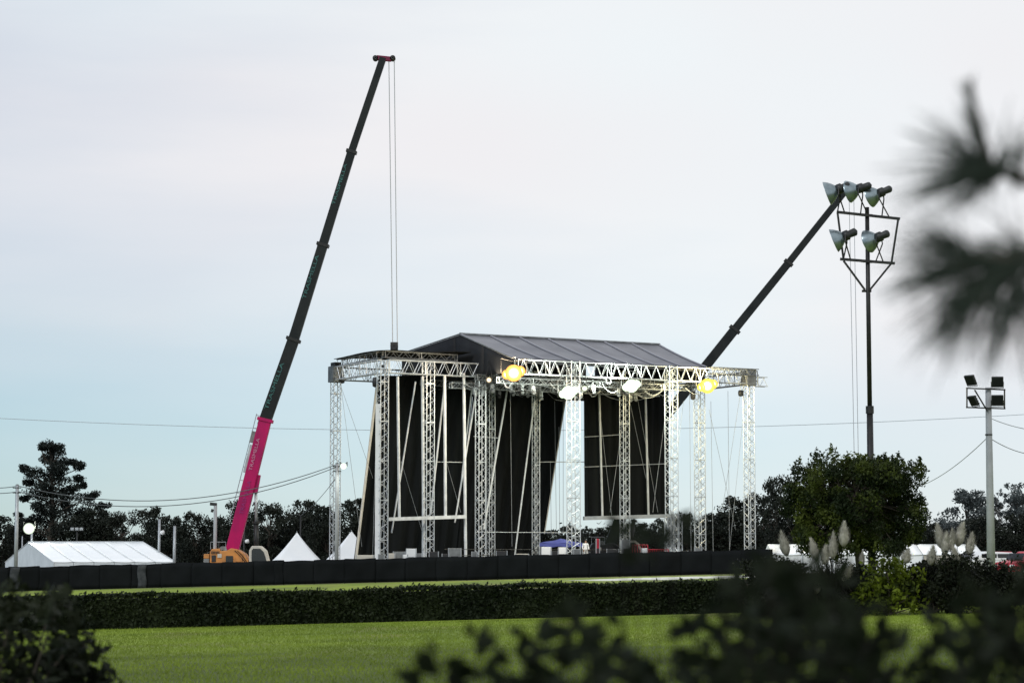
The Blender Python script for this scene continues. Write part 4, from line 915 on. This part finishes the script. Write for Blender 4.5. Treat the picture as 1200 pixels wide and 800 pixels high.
# people: one skinned body each
def person(loc, h, shirt, trousers, label, yaw=0., pose='stand'):
    t = thing('person', label, 'person', tuple(loc)); s_ = h / 1.75
    J = {'pel': (0, 0, .95), 'chest': (0, 0, 1.28), 'neck': (0, 0, 1.47), 'head': (0, -.02, 1.58), 'crown': (0, -.01, 1.72),
         'hl': (-.10, 0, .90), 'kl': (-.12, -.03, .50), 'al': (-.13, .02, .09), 'tl': (-.13, -.16, .03), 'hr': (.10, 0, .90), 'kr': (.13, -.02, .50), 'ar': (.15, .04, .09), 'tr': (.16, -.14, .03),
         'sl': (-.18, 0, 1.42), 'el': (-.25, .02, 1.14), 'wl': (-.22, -.14, .93), 'fl': (-.21, -.19, .84), 'sr': (.18, 0, 1.42), 'er': (.26, .02, 1.14), 'wr': (.20, -.18, .98), 'fr': (.18, -.25, .92)}
    rad = dict(pel=.15, chest=.16, neck=.06, head=.095, crown=.07, hl=.10, kl=.065, al=.045, tl=.035, hr=.10, kr=.065, ar=.045, tr=.035, sl=.07, el=.048, wl=.032, fl=.03, sr=.07, er=.048, wr=.032, fr=.03)
    E = [('pel', 'chest'), ('chest', 'neck'), ('neck', 'head'), ('head', 'crown'), ('pel', 'hl'), ('hl', 'kl'), ('kl', 'al'), ('al', 'tl'), ('pel', 'hr'), ('hr', 'kr'), ('kr', 'ar'), ('ar', 'tr'), ('chest', 'sl'), ('sl', 'el'), ('el', 'wl'), ('wl', 'fl'), ('chest', 'sr'), ('sr', 'er'), ('er', 'wr'), ('wr', 'fr')]
    ks = list(J); me = bpy.data.meshes.new('body'); me.from_pydata([Vector(J[k]) * s_ for k in ks], [(ks.index(a), ks.index(b)) for a, b in E], [])
    ob = bpy.data.objects.new('tmpbody', me); COL.objects.link(ob); ob.modifiers.new('s', 'SKIN'); 
    lay = me.skin_vertices[0].data if me.skin_vertices else None
    if lay is None:
        bm = bmesh.new(); bm.from_mesh(me); bm.verts.layers.skin.verify(); bm.to_mesh(me); bm.free(); lay = me.skin_vertices[0].data
    for i, k in enumerate(ks): lay[i].radius = (rad[k] * s_, rad[k] * s_ * (.75 if k in ('pel', 'chest') else 1)); lay[i].use_root = (k == 'pel')
    sb = ob.modifiers.new('d', 'SUBSURF'); sb.levels = 2; sb.render_levels = 2
    dg = bpy.context.evaluated_depsgraph_get(); nm = bpy.data.meshes.new_from_object(ob.evaluated_get(dg)); bpy.data.objects.remove(ob)
    nm.name = 'body'; nm.materials.clear()
    for m in (SKIN, shirt, trousers, RUBBER): nm.materials.append(m)
    for p in nm.polygons:
        z = p.center.z / s_; x = abs(p.center.x) / s_
        p.material_index = 0 if z > 1.475 or (x > .15 and z < 1.0 and z > .8) else 3 if z < .09 else 1 if z > .95 else 2; p.use_smooth = True
    nb_ = bpy.data.objects.new('body', nm); COL.objects.link(nb_); nb_.parent = t; t.rotation_euler.z = yaw
    hm = MB(); hm.lathe(Vector((0, .015, 1.61)) * s_, (0, 0, 1), [(0, .10 * s_), (.06 * s_, .112 * s_), (.12 * s_, .09 * s_), (.16 * s_, .04 * s_), (.17 * s_, 0)], 12); hm.build('hair', HAIR, t, smooth=True, org=(0, 0, 0))
    return t
pp = S(a_for(686, 4), 4, 1.95); person(pp, 1.74, SHIRTW, TROUS, 'person in white clothes standing on the stage deck between the drapes', .3)
pq = gp(431, 178.3); person(pq + Vector((0, 0, 0)), 1.78, SHIRTD, TROUSD, 'person in dark clothes standing by the cream covered pile at the left drape', -.4)

# ================================================================== TREES
def limb(m, p, q, r0, r1, rnd_, n=5, wob=.06):
    p = Vector(p); q = Vector(q); Lg = (q - p).length; pts = []
    for i in range(n + 1):
        t = i / n; o = Vector((rnd_.uniform(-1, 1), rnd_.uniform(-1, 1), rnd_.uniform(-.5, .5))) * wob * Lg * math.sin(math.pi * t); pts.append(p.lerp(q, t) + o)
    m.path(pts, [r0 + (r1 - r0) * i / n for i in range(n + 1)], 6)
def proto_tree(kind, seed):
    """a tree about 10 m tall at the origin: returns (trunk mesh object data, crown mesh data)"""
    rn = random.Random(seed); t = MB(); cl = []
    if kind == 'round':
        limb(t, (0, 0, 0), (rn.uniform(-.3, .3), 0, 5.5), .28, .14, rn)
        for i in range(40):
            an = rn.random() * 6.28; z = rn.uniform(.6, 8.4); w = 3.6 * math.sin(math.pi * min(1, (z + 1.2) / 11.0)) ** .7; rr = w * rn.uniform(.25, .95)
            c = (math.cos(an) * rr, math.sin(an) * rr, z); limb(t, (0, 0, max(.4, z * .55)), c, .09, .03, rn); s_ = rn.uniform(1.0, 1.7); cl.append((c, (s_ * 1.15, s_ * 1.15, s_ * .85), 230))
        for i in range(5): an = rn.random() * 6.28; cl.append(((math.cos(an) * rn.uniform(0, 1.8), math.sin(an) * 1.2, rn.uniform(8.3, 9.4)), (.7, .7, .55), 100))
    elif kind == 'airy':
        limb(t, (0, 0, 0), (.3, 0, 8.6), .24, .07, rn, 8)
        for i in range(44):
            an = rn.random() * 6.28; z = rn.uniform(1.8, 9.4); rr = rn.uniform(.5, 2.9) * (1.1 - abs(z - 6) / 9); c = (.2 + math.cos(an) * rr, math.sin(an) * rr, z)
            limb(t, (.2 * z / 9, 0, z * .7), c, .07, .02, rn); s_ = rn.uniform(.6, 1.15); cl.append((c, (s_ * 1.2, s_ * 1.2, s_ * .65), 110))
        for i in range(9): an = rn.random() * 6.28; cl.append(((math.cos(an) * 2.0, math.sin(an) * 2, rn.uniform(.8, 2.6)), (1.1, 1.1, 1.0), 170))
    elif kind == 'bare':
        limb(t, (0, 0, 0), (.1, 0, 3.5), .22, .14, rn)
        for i in range(9):
            an = rn.uniform(-.9, .9) + (0 if i % 2 else math.pi); e_ = (math.cos(an) * rn.uniform(1, 3.4), math.sin(an) * 1.5, rn.uniform(6, 9.8)); limb(t, (.1, 0, rn.uniform(1.5, 3.5)), e_, .11, .04, rn, 7)
            for k in range(4):
                q = Vector((.1, 0, 3)).lerp(Vector(e_), rn.uniform(.5, .95)); e2 = q + Vector((rn.uniform(-.9, .9), rn.uniform(-.6, .6), rn.uniform(.5, 1.5))); limb(t, q, e2, .05, .02, rn); cl.append((tuple(e2), (.35, .35, .4), 22))
        for i in range(8): an = rn.random() * 6.28; cl.append(((math.cos(an) * 2, math.sin(an) * 2, rn.uniform(.8, 2.6)), (1.2, 1.2, 1.1), 170))
    return t, cl
PROT = {}
def get_proto(kind, seed, lm):
    key = (kind, seed, lm.name)
    if key not in PROT:
        t, cl = proto_tree(kind, seed)
        to = t.build('trunk', BARK if kind != 'bare' else BARKP, None); tm = to.data; bpy.data.objects.remove(to)
        co = leaf_mesh('crown', cl, .34, seed, lm, aspect=1.7); cm = co.data; bpy.data.objects.remove(co); PROT[key] = (tm, cm)
    return PROT[key]
tr_rnd = random.Random(77)
def bg_tree(px, ytop, wpx, Y, kind, label, group, lm=LF_FAR, seed=None):
    seed = seed if seed is not None else tr_rnd.choice((1, 2, 3)); tm, cm = get_proto(kind, seed, lm)
    b = gp(px, Y); hz = P(px, ytop, Y).z - b.z; t = thing('tree', label, 'tree', tuple(b), group)
    s_ = hz / 9.9; sw = (wpx * 1.3 * Y / F) / 7.2; t.scale = (sw, sw, s_); t.rotation_euler.z = tr_rnd.random() * 6.28 if kind != 'bare' else .2
    for nm, me in (('trunk', tm), ('crown', cm)):
        o = bpy.data.objects.new(nm, me); COL.objects.link(o); o.parent = t
GA, GB, GC, GD = 'dark trees behind the long marquee', 'dark trees behind the crane and peaked tents', 'trees seen through and right of the stage', 'trees behind the white marquee on the right'
LA = 'behind the long left marquee'; LB = 'behind the fence left of the stage'
for px, yt, w, k, lb in ((-8, 600, 60, 'round', 'dark tree cut by the left edge of the picture'), (18, 611, 40, 'round', 'low dark tree behind the slim far left pole'), (38, 606, 50, 'round', 'dark tree behind the lit round lamp left of the eucalyptus trunk'), (105, 596, 50, 'round', 'dark tree just right of the tall eucalyptus'), (128, 602, 40, 'airy', 'ragged dark tree second right of the tall eucalyptus'), (146, 596, 44, 'airy', 'ragged dark tree left of the round tree by the white-lamp pole'), (173, 592, 44, 'round', 'tall round dark tree left of the pole with the white lamp'), (198, 604, 44, 'round', 'dark tree behind the bare pole at the marquee corner'), (85, 605, 60, 'round', 'dark tree behind the three unlit lamp heads')):
    bg_tree(px, yt, w, 262 + tr_rnd.uniform(-12, 18), k, lb, GA)
for px, yt, w, k, lb in ((228, 598, 42, 'round', 'round dark tree left of the pole with the dark lamp head'), (250, 606, 44, 'round', 'low dark tree behind the pole with the dark lamp head'), (275, 586, 40, 'round', 'tall dark tree directly behind the magenta boom'), (300, 600, 40, 'round', 'dark tree behind the crane luffing cylinder'), (314, 586, 44, 'airy', 'ragged dark tree between crane cab and first peaked tent'), (334, 600, 40, 'round', 'low dark tree left of the tip of the first peaked tent'), (362, 585, 46, 'round', 'tall dark tree right of the tip of the first peaked tent'), (384, 592, 40, 'round', 'dark tree directly left of the leftmost lattice tower'), (412, 582, 48, 'round', 'tall dark tree between leftmost tower and slanted drape pole'), (436, 590, 44, 'round', 'dark tree half hidden by the edge of the left drape'), (352, 604, 50, 'round', 'low dark tree behind the tip of the first peaked tent')):
    bg_tree(px, yt, w, 258 + tr_rnd.uniform(-12, 18), k, lb, GB)
for px, yt, w, k, lb in ((640, 620, 40, 'airy', 'small dark tree at the left of the gap between the drapes'), (663, 614, 34, 'round', 'small dark tree at the right of the gap between the drapes'), (700, 617, 44, 'airy', 'dark tree below the left end of the right drape'), (726, 610, 44, 'round', 'dark tree below the middle of the right drape'), (752, 612, 46, 'round', 'dark tree below the right part of the right drape'), (778, 606, 46, 'round', 'dark tree behind the short portal legs'), (805, 600, 40, 'round', 'dark tree left of the tower under the yellow floodlight'), (829, 601, 34, 'round', 'dark tree right of the tower under the yellow floodlight'), (846, 600, 44, 'round', 'dark tree midway between the two rightmost towers'), (868, 580, 54, 'round', 'big dark tree behind the left side of the rightmost tower'), (892, 576, 50, 'round', 'big dark tree behind the right side of the rightmost tower'), (909, 556, 34, 'airy', 'slender ragged tree showing left of the dense green tree'), (930, 588, 50, 'round', 'dark tree mostly hidden by the dense green tree on its left side')):
    bg_tree(px, yt, w, 258 + tr_rnd.uniform(-10, 20), k, lb, GC)
for px, yt, w, k, lm, lb in ((1085, 612, 50, 'round', LF_FAR, 'low dark tree right of the dense green tree'), (1108, 606, 46, 'airy', LF_HAZE, 'greyish tree above the right hand pampas plumes'), (1160, 604, 50, 'round', LF_FAR, 'low dark tree behind the far right pole'), (1192, 602, 50, 'round', LF_FAR, 'dark tree below the bare forked limbs'), (1222, 596, 50, 'round', LF_FAR, 'dark tree cut by the right edge of the picture'), (1058, 610, 60, 'round', LF_FAR, 'dark tree peeping out behind the right flank of the dense green tree'), (1135, 606, 54, 'round', LF_FAR, 'low dark tree left of the far right pole')):
    bg_tree(px, yt, w, 262 + tr_rnd.uniform(-10, 20), k, lb, GD, lm)
bg_tree(1136, 571, 62, 290, 'airy', 'tall airy grey-green tree left of the far right pole', GD, LF_HAZE, 2)
bg_tree(1178, 566, 62, 288, 'bare', 'thin tree with bare forked limbs right of the far right pole', GD, LF_HAZE, 4)
bg_tree(1200, 574, 40, 286, 'airy', 'airy tree at the right edge beside the bare forked tree', GD, LF_HAZE, 3)
# one low wooded mass closing the gaps under the crowns
cl = []
rr_ = random.Random(8)
for i in range(620):
    px = rr_.uniform(-90, 1290); Y = rr_.uniform(285, 310); b = gp(px, Y); hh = rr_.uniform(1.6, 3.0); cl.append(((b.x, b.y, b.z + hh), (2.0, 1.5, hh * .98), 75))
wd = leaf_mesh('far_woodland', cl, .55, 21, LF_FAR, aspect=1.6); struct(tag(wd, 'low dark belt of undergrowth below the distant trees', 'woodland'), 'stuff')

# the tall eucalyptus at the left
def eucalyptus():
    Y = 275.; b = gp(62, Y); t = thing('eucalyptus_tree', 'tall ragged dark eucalyptus tree towering over the left marquee', 'tree', tuple(b))
    rn = random.Random(4); m = MB(); k = Y / F; tops = []
    limb(m, b, P(60, 540, Y), .42, .14, rn, 9, .02)
    cl = []
    for px, py, rx, ry in ((58, 521, 13, 7), (47, 524, 8, 5), (72, 527, 8, 7), (52, 536, 11, 8), (66, 543, 12, 9), (84, 541, 10, 6), (94, 546, 7, 6), (28, 549, 7, 5), (38, 554, 10, 7), (52, 556, 13, 9), (72, 560, 13, 9), (92, 561, 8, 5), (33, 568, 8, 6), (48, 574, 12, 9), (66, 577, 14, 10), (86, 573, 10, 6), (97, 568, 6, 4),
            (30, 584, 6, 5), (46, 592, 10, 9), (62, 596, 14, 12), (80, 594, 9, 9), (98, 586, 12, 8), (110, 580, 8, 6), (104, 598, 14, 9), (120, 593, 8, 5), (90, 606, 13, 9), (122, 601, 8, 4), (40, 608, 12, 8), (64, 612, 16, 12), (20, 604, 6, 4), (24, 612, 8, 6), (58, 530, 10, 9), (60, 548, 14, 9), (56, 566, 16, 10), (70, 552, 12, 9), (60, 585, 18, 12), (76, 583, 14, 10), (56, 604, 20, 12), (84, 600, 16, 12), (76, 612, 20, 12), (44, 582, 12, 9), (60, 624, 26, 10), (90, 620, 24, 10), (112, 612, 20, 10)):
        c = P(px + rn.uniform(-1.5, 1.5), py, Y + rn.uniform(-1.6, 1.6)); n = 3
        limb(m, P(61, min(632, py + 24), Y), c, .11, .035, rn, 5, .08)
        for q in range(n):
            o = Vector((rn.uniform(-.6, .6) * rx * k, rn.uniform(-.7, .7), rn.uniform(-.5, .5) * ry * k)); cl.append((tuple(c + o), (rx * k * .80, rx * k * .8, ry * k * .72), 150))
    m.build('trunk', BARK, t); leaf_mesh('crown', cl, .30, 31, LF_EUC, t, aspect=2.2)
eucalyptus()

# the dense green tree on the right
def dense_tree():
    Y = 88.; b = gp(1005, Y); t = thing('broadleaf_tree', 'dense dark green tree with a square bushy crown hiding the mast foot', 'tree', tuple(b))
    rn = random.Random(9); m = MB(); k = Y / F; cl = []
    tr_ = P(1005, 615, Y); limb(m, b, tr_, .17, .12, rn, 5, .03)
    for i in range(190):
        for _ in range(30):
            u_, v_ = rn.uniform(-1, 1), rn.uniform(-1, 1)
            bay = .16 * math.sin(u_ * 7 + 1) + .10 * math.sin(v_ * 6 + u_ * 3)
            if abs(u_) ** 3.6 + abs(v_) ** 3.6 < 1 + bay - .12: break
        px = 1003 + u_ * 72 + 4 * math.sin(v_ * 4); py = 594 + v_ * 54; dy = rn.uniform(-1, 1) * 2.2 * math.sqrt(max(.1, 1 - u_ * u_ * .8))
        c = P(px, py, Y + dy); limb(m, tr_.lerp(P(1005, 575, Y), rn.random()), c, .045, .012, rn, 4, .08); s_ = rn.uniform(.28, .48); cl.append((tuple(c), (s_ * 1.15, s_ * 1.15, s_ * .9), 260))
    for px, py in ((934, 548), (958, 537), (974, 533), (990, 541), (1035, 541), (1052, 542), (1066, 549), (1076, 548), (1078, 590), (1078, 562), (927, 575), (922, 600), (1078, 615), (940, 625), (1020, 640), (960, 640), (1045, 545), (975, 650), (1040, 648), (1058, 640), (945, 610), (985, 655), (1025, 655), (1070, 630), (934, 560), (1078, 552), (1082, 605), (925, 592)):
        c = P(px, py, Y + rn.uniform(-.6, .6)); limb(m, P(1005, 580, Y), c, .03, .01, rn, 4, .08); cl.append((tuple(c), (.30, .3, .28), 120)); cl.append((tuple(c + Vector((rn.uniform(-.12, .12), 0, .22))), (.07, .08, .22), 22))
    m.build('trunk', BARK, t); leaf_mesh('crown', cl, .125, 33, LF_TREE, t, aspect=2.0)
dense_tree()

# ================================================================== SHRUBS AND PAMPAS BEFORE THE HEDGE
def shrub(px, Y, w, h, label, lm, seed, n=26, leaf=.10, name='shrub', dens=170, cat='shrub'):
    b = gp(px, Y); t = thing(name, label, cat, tuple(b)); rn = random.Random(seed); m = MB(); cl = []
    for i in range(n):
        an = rn.random() * 6.28; z = h * rn.uniform(.12, .92); rr = w * .5 * math.sqrt(max(.12, 1 - (z / h - .35) ** 2 * 1.5)) * rn.uniform(.2, .95); c = b + Vector((math.cos(an) * rr, math.sin(an) * rr * .8, z))
        limb(m, b + Vector((rn.uniform(-.1, .1), 0, 0)), c, .03, .008, rn, 4, .08); s_ = rn.uniform(.14, .24) * max(w, h); cl.append((tuple(c), (s_, s_, s_ * .8), dens))
    m.build('stems', BARK, t); leaf_mesh('foliage', cl, leaf, seed, lm, t, aspect=2.0); return t
SY = 63.
shrub(885, 63.5, 1.5, 1.55, 'dark rounded shrub at the right end of the pale kerb', LF_DARK, 1)
shrub(918, 62.5, 1.6, 1.45, 'dark shrub below the leftmost pampas plume', LF_DARK, 2)
shrub(1118, 62.5, 1.7, 1.5, 'dark rounded shrub below the right hand pampas plumes', LF_DARK, 3)
shrub(1090, 63.2, 1.3, 1.4, 'dark shrub between the yellow-green shrub and the right plumes', LF_DARK, 4)
shrub(1168, 63.5, 2.0, 1.2, 'low dark shrub in front of the far right pole', LF_DARK, 5)
shrub(1005, 63.4, 1.6, 1.25, 'dark low shrub left of the yellow-green shrub', LF_DARK, 6)
shrub(1040, 62.4, 1.75, 1.42, 'bright yellow-green leafy shrub under the dense tree', LF_YEL, 7, n=40, leaf=.14, dens=60)
def pampas(px, Y, plumes, label, seed, w=1.0, h=1.6):
    b = gp(px, Y); t = thing('pampas_grass', label, 'pampas grass', tuple(b), 'pampas clumps in front of the hedge'); rn = random.Random(seed); r_ = np.random.default_rng(seed)
    m = []
    for i in range(420):     # arching blades
        an = rn.random() * 6.28; L_ = h * rn.uniform(.6, 1.15); o = b + Vector((rn.uniform(-.2, .2), rn.uniform(-.2, .2), 0)); d = Vector((math.cos(an), math.sin(an), 0)); sp = w * rn.uniform(.15, .75); sd = Vector((-d.y, d.x, 0)) * .012
        pts = [o, o + d * sp * .3 + Vector((0, 0, L_ * .6)), o + d * sp * .75 + Vector((0, 0, L_ * .85)), o + d * sp * 1.15 + Vector((0, 0, L_ * .7))]
        for k in range(3):
            w0, w1 = 1 - k * .3, 1 - (k + 1) * .3; m += [pts[k] - sd * w0, pts[k] + sd * w0, pts[k + 1] + sd * w1, pts[k + 1] - sd * w1]
    quads('blades', np.array([tuple(v) for v in m]), LF_GRASSP, t)
    for (qx, qy, ln_px, wd_px, lean) in plumes:
        c = P(qx, qy, Y - rn.uniform(0, .5)); ln = ln_px * Y / F; wd_ = wd_px * 1.35 * Y / F; ax = Vector((math.sin(lean), rn.uniform(-.1, .1), math.cos(lean))).normalized()
        base = c - ax * ln * .5; st = MB(); st.path([b + Vector((rn.uniform(-.1, .1), 0, 0)), (b + base) / 2 + Vector((rn.uniform(-.05, .05), 0, .1)), base, c], [.012, .01, .008, .005], 5)
        po = MB(); po.path([base + ax * ln * x for x in (0, .15, .4, .7, .92, 1.05)], [wd_ * .10, wd_ * .28, wd_ * .36, wd_ * .26, wd_ * .12, .004], 8); pl = po.build('plume', PLUME, t, smooth=True)
        st.build('stalk', LF_GRASSP, t)
        n = 420; tt = r_.random(n); prof = np.interp(tt, [0, .15, .4, .7, 1], [.3, .9, 1, .7, .1]) * wd_ * .5; an = r_.random(n) * 6.283
        X = ax.orthogonal().normalized(); Z = ax.cross(X)
        cen = np.array(base)[None] + np.outer(tt * ln, np.array(ax)); rad = np.outer(np.cos(an), np.array(X)) + np.outer(np.sin(an), np.array(Z))
        s0 = cen + rad * (prof * .5)[:, None]; e0 = cen + rad * (prof * 1.05)[:, None] + np.array(ax)[None] * .10 * (.5 + r_.random((n, 1))) + r_.normal(size=(n, 3)) * .015
        sdv = np.cross(rad, np.array(ax)[None]) * .010
        quads('plume_hairs', np.stack([s0 - sdv, s0 + sdv, e0], 1).reshape(-1, 3), PLUME, pl, k=3)
pampas(916, SY, [(919, 638, 26, 12, -.25)], 'pampas clump with one grey leaning plume by the dark shrub', 1, .9, 1.3)
pampas(970, SY, [(954, 645, 24, 10, -.25), (967, 651, 20, 10, .1), (976, 640, 28, 11, .05), (989, 627, 26, 12, .06), (992, 672, 18, 10, .5), (958, 688, 14, 8, .2), (1010, 656, 12, 6, .1)], 'pampas clump with several pale plumes left of the yellow-green shrub', 2, 1.1, 1.5)
pampas(1116, SY - .3, [(1101, 629, 26, 11, -.15), (1108, 638, 24, 11, .1), (1115, 633, 22, 9, .1), (1125, 627, 26, 12, .25), (1137, 638, 24, 11, .2), (1092, 652, 20, 12, .15), (1120, 651, 18, 9, -.3), (1062, 653, 14, 12, .3)], 'pampas clump with many pale plumes near the far right pole', 3, 1.2, 1.55)

# ================================================================== FOREGROUND
# blurred bush at the lower left
def near_bush():
    Y = 13.5; b = gp(-70, Y); t = thing('leafy_bush', 'dark out-of-focus bush filling the lower left corner', 'bush', tuple(b)); rn = random.Random(12); m = MB(); cl = []
    for i in range(70):
        px = rn.uniform(-180, 112) if i > 20 else rn.uniform(60, 128); lim = 700 + max(0, px - 60) * .6 if px < 100 else 735 + (px - 100) * 1.5
        py = rn.uniform(lim, 900); c = P(px, py, Y + rn.uniform(-.45, .45)); c.z = max(c.z, b.z + .1); limb(m, b + Vector((rn.uniform(-.2, .2), 0, 0)), c, .015, .004, rn, 4, .06); cl.append((tuple(c), (.13, .16, .13), 55))
    m.build('stems', BARK, t); leaf_mesh('foliage', cl, .085, 41, LF_DARK, t, aspect=2.4)
near_bush()
# near leafy shrub across the lower right
def near_shrub(label, pxa, pxb, fn, n, seed, Yr=(4.3, 5.4), leaf=.058, lpb=10, drop=100):
    b = gp((pxa + pxb) / 2, sum(Yr) / 2); t = thing('leafy_shrub', label, 'shrub', tuple(b), 'blurred shrubs close to the camera'); rn = random.Random(seed); m = MB(); vs = []
    for i in range(n):
        px = pxa + (pxb - pxa) * (i + rn.random()) / n; py = fn(px) + rn.uniform(-30, 62); Y = rn.uniform(*Yr); tip = P(px, py, Y); root = gp(px + rn.uniform(-90, 90), Y); root.z -= .02
        ctl = root.lerp(tip, .6) + Vector((rn.uniform(-.05, .05), rn.uniform(-.05, .05), 0)); pts = [root, root.lerp(ctl, .5), ctl, ctl.lerp(tip, .5), tip]; m.path(pts, [.006, .0045, .0035, .0028, .0015], 5)
        for k in range(lpb):
            u_ = rn.random() ** 1.2; seg = tip + (ctl - tip).normalized() * (u_ * drop * Y / F); L_ = leaf * rn.uniform(.6, 1.25); W_ = L_ * rn.uniform(.36, .52)
            d = Vector((rn.uniform(-1, 1), rn.uniform(-.6, .6), rn.uniform(-.25, 1))).normalized(); s_ = d.cross(Vector((rn.uniform(-.4, .4), -1, rn.uniform(-.5, .5)))).normalized(); nn = d.cross(s_)
            a = seg; vs += [a, a + d * L_ * .5 + s_ * W_ * .5 + nn * L_ * .05, a + d * L_, a + d * L_ * .5 - s_ * W_ * .5 + nn * L_ * .05]
    m.build('stems', STEMD, t); quads('foliage', np.array([tuple(v) for v in vs]), LF_NEAR, t)
def top_r(px):
    return float(np.interp(px, [470, 520, 580, 640, 690, 730, 780, 830, 870, 905, 940, 985, 1010, 1040, 1080, 1120, 1150, 1180, 1230], [795, 782, 770, 752, 738, 752, 752, 748, 706, 684, 680, 702, 740, 768, 774, 742, 708, 692, 684]))
near_shrub('blurred leafy shrub along the bottom edge right of centre', 480, 860, top_r, 40, 1)
near_shrub('blurred leafy shrub rising at the lower right', 850, 1010, top_r, 36, 2)
near_shrub('blurred leafy shrub in the lower right corner', 1000, 1240, top_r, 40, 3)
def twig(tops, label, seed):
    Y = 5.2; t = thing('shrub_shoot', label, 'shrub', tuple(gp(tops[0][0], Y)), 'long blurred shoots close to the camera'); rn = random.Random(seed); m = MB(); vs = []; root = gp(tops[0][0] + 10, Y)
    for px, py in tops:
        tip = P(px, py, Y + rn.uniform(-.1, .1)); mid = root.lerp(tip, .55) + Vector((.03, 0, 0)); m.path([root, mid, tip], [.005, .003, .0012], 5)
        for k in range(8):
            seg = tip + (mid - tip) * rn.random() * .08; L_ = .05 * rn.uniform(.6, 1.2); d = Vector((rn.uniform(-1, 1), rn.uniform(-.4, .4), rn.uniform(-.4, .8))).normalized(); s_ = d.cross(Vector((0, -1, .2))).normalized(); vs += [seg, seg + d * L_ * .5 + s_ * L_ * .2, seg + d * L_, seg + d * L_ * .5 - s_ * L_ * .2]
    m.build('stems', STEMD, t); quads('foliage', np.array([tuple(v) for v in vs]), LF_NEAR, t)
twig([(728, 622), (745, 630), (768, 628), (790, 600)], 'thin blurred shoot with dark leaves before the right drape', 5)
twig([(690, 740), (668, 716), (635, 735)], 'thin blurred shoot standing over the lawn right of centre', 6)
twig([(905, 668), (930, 652), (955, 672)], 'tall blurred shoot with dark leaves before the pampas plumes', 7)

# pine bough reaching in from the right
def pine():
    Y = 3.4; base = Vector((1.75, 3.6, G(1.75, 3.6))); t = thing('pine_tree', 'blurred pine boughs with long needles reaching in from the right edge', 'tree', tuple(base)); rn = random.Random(6)
    m = MB(); m.path([base, base + Vector((.05, 0, 1.2)), base + Vector((0, .03, 2.6)), base + Vector((.06, 0, 4.2))], [.13, .11, .085, .05], 12); m.build('trunk', BARK, t, smooth=True)
    br = MB(); vs = []; px1 = Y / F
    def fan(px, py, ang, L_, spread, n, along=0, dy=.35):
        """needles leaving a twig near pixel (px, py): ang in degrees from +x, upwards positive"""
        for i in range(n):
            a = math.radians(ang + rn.gauss(0, spread)); nd = Vector((math.cos(a), rn.gauss(0, dy), math.sin(a))).normalized(); l = L_ * 1.3 * px1 * rn.uniform(.5, 1.1); f_ = rn.random() * along
            q = P(px - math.cos(math.radians(ang)) * f_, py + math.sin(math.radians(ang)) * f_, Y + rn.uniform(-.04, .04)); s_ = nd.cross(Vector((rn.uniform(-.3, .3), -1, rn.uniform(-.3, .3)))).normalized() * .0012
            b_ = q + nd * l * .5; e_ = q + nd * l + Vector((0, 0, -.010)); vs.extend([q - s_, q + s_, b_ + s_, b_ - s_, b_ - s_, b_ + s_, e_ + s_ * .3, e_ - s_ * .3])
    def twig_(pts, r0, r1): n = len(pts); br.path(pts, [r0 + (r1 - r0) * i / (n - 1) for i in range(n)], 7)
    q = lambda x, y: P(x, y, Y)
    c1 = base + Vector((0, 0, 2.55)); c2_ = base + Vector((0, 0, 2.35))
    twig_([c1, q(1290, 250), q(1215, 216), q(1160, 196)], .022, .007); twig_([q(1160, 196), q(1150, 160), q(1141, 125), q(1135, 95)], .008, .004)
    fan(1142, 150, 98, 46, 9, 37, 40); fan(1138, 120, 97, 34, 7, 24, 15)
    fan(1160, 196, 150, 92, 14, 37, 12); fan(1160, 200, 188, 105, 9, 58, 25); fan(1175, 203, 200, 100, 10, 31, 20); fan(1168, 198, 60, 70, 14, 21, 20); fan(1190, 210, 82, 80, 12, 16, 20); fan(1165, 205, 225, 60, 18, 16, 10)
    twig_([c2_, q(1290, 310), q(1210, 300), q(1160, 305), q(1100, 318)], .024, .006); twig_([q(1200, 300), q(1165, 325), q(1125, 352)], .009, .004); twig_([q(1160, 305), q(1120, 290), q(1085, 280)], .007, .003); twig_([q(1225, 303), q(1200, 330), q(1180, 352)], .008, .004)
    for px, py, ang, L_, sp, n in ((1150, 306, 180, 100, 16, 120), (1120, 314, 190, 80, 18, 90), (1100, 318, 196, 62, 18, 50), (1120, 290, 155, 62, 16, 70), (1090, 281, 160, 36, 20, 30), (1165, 325, 215, 95, 18, 130), (1140, 342, 225, 85, 18, 120), (1125, 352, 232, 66, 16, 70), (1160, 330, 262, 80, 16, 60), (1185, 350, 250, 80, 18, 80), (1195, 332, 280, 90, 18, 60), (1195, 300, 130, 55, 22, 60), (1170, 305, 110, 50, 22, 60), (1205, 305, 200, 90, 20, 110), (1180, 315, 200, 70, 24, 110), (1215, 340, 240, 80, 20, 60)):
        fan(px, py, ang, L_ * 1.08, sp * 1.15, int(n * .42), 34)
    br.build('branches', BARK, t, smooth=True); quads('needles', np.array([tuple(v) for v in vs]), LF_PINE, t)
pine()

for o in list(bpy.data.objects):
    if '_o' in o: del o['_o']
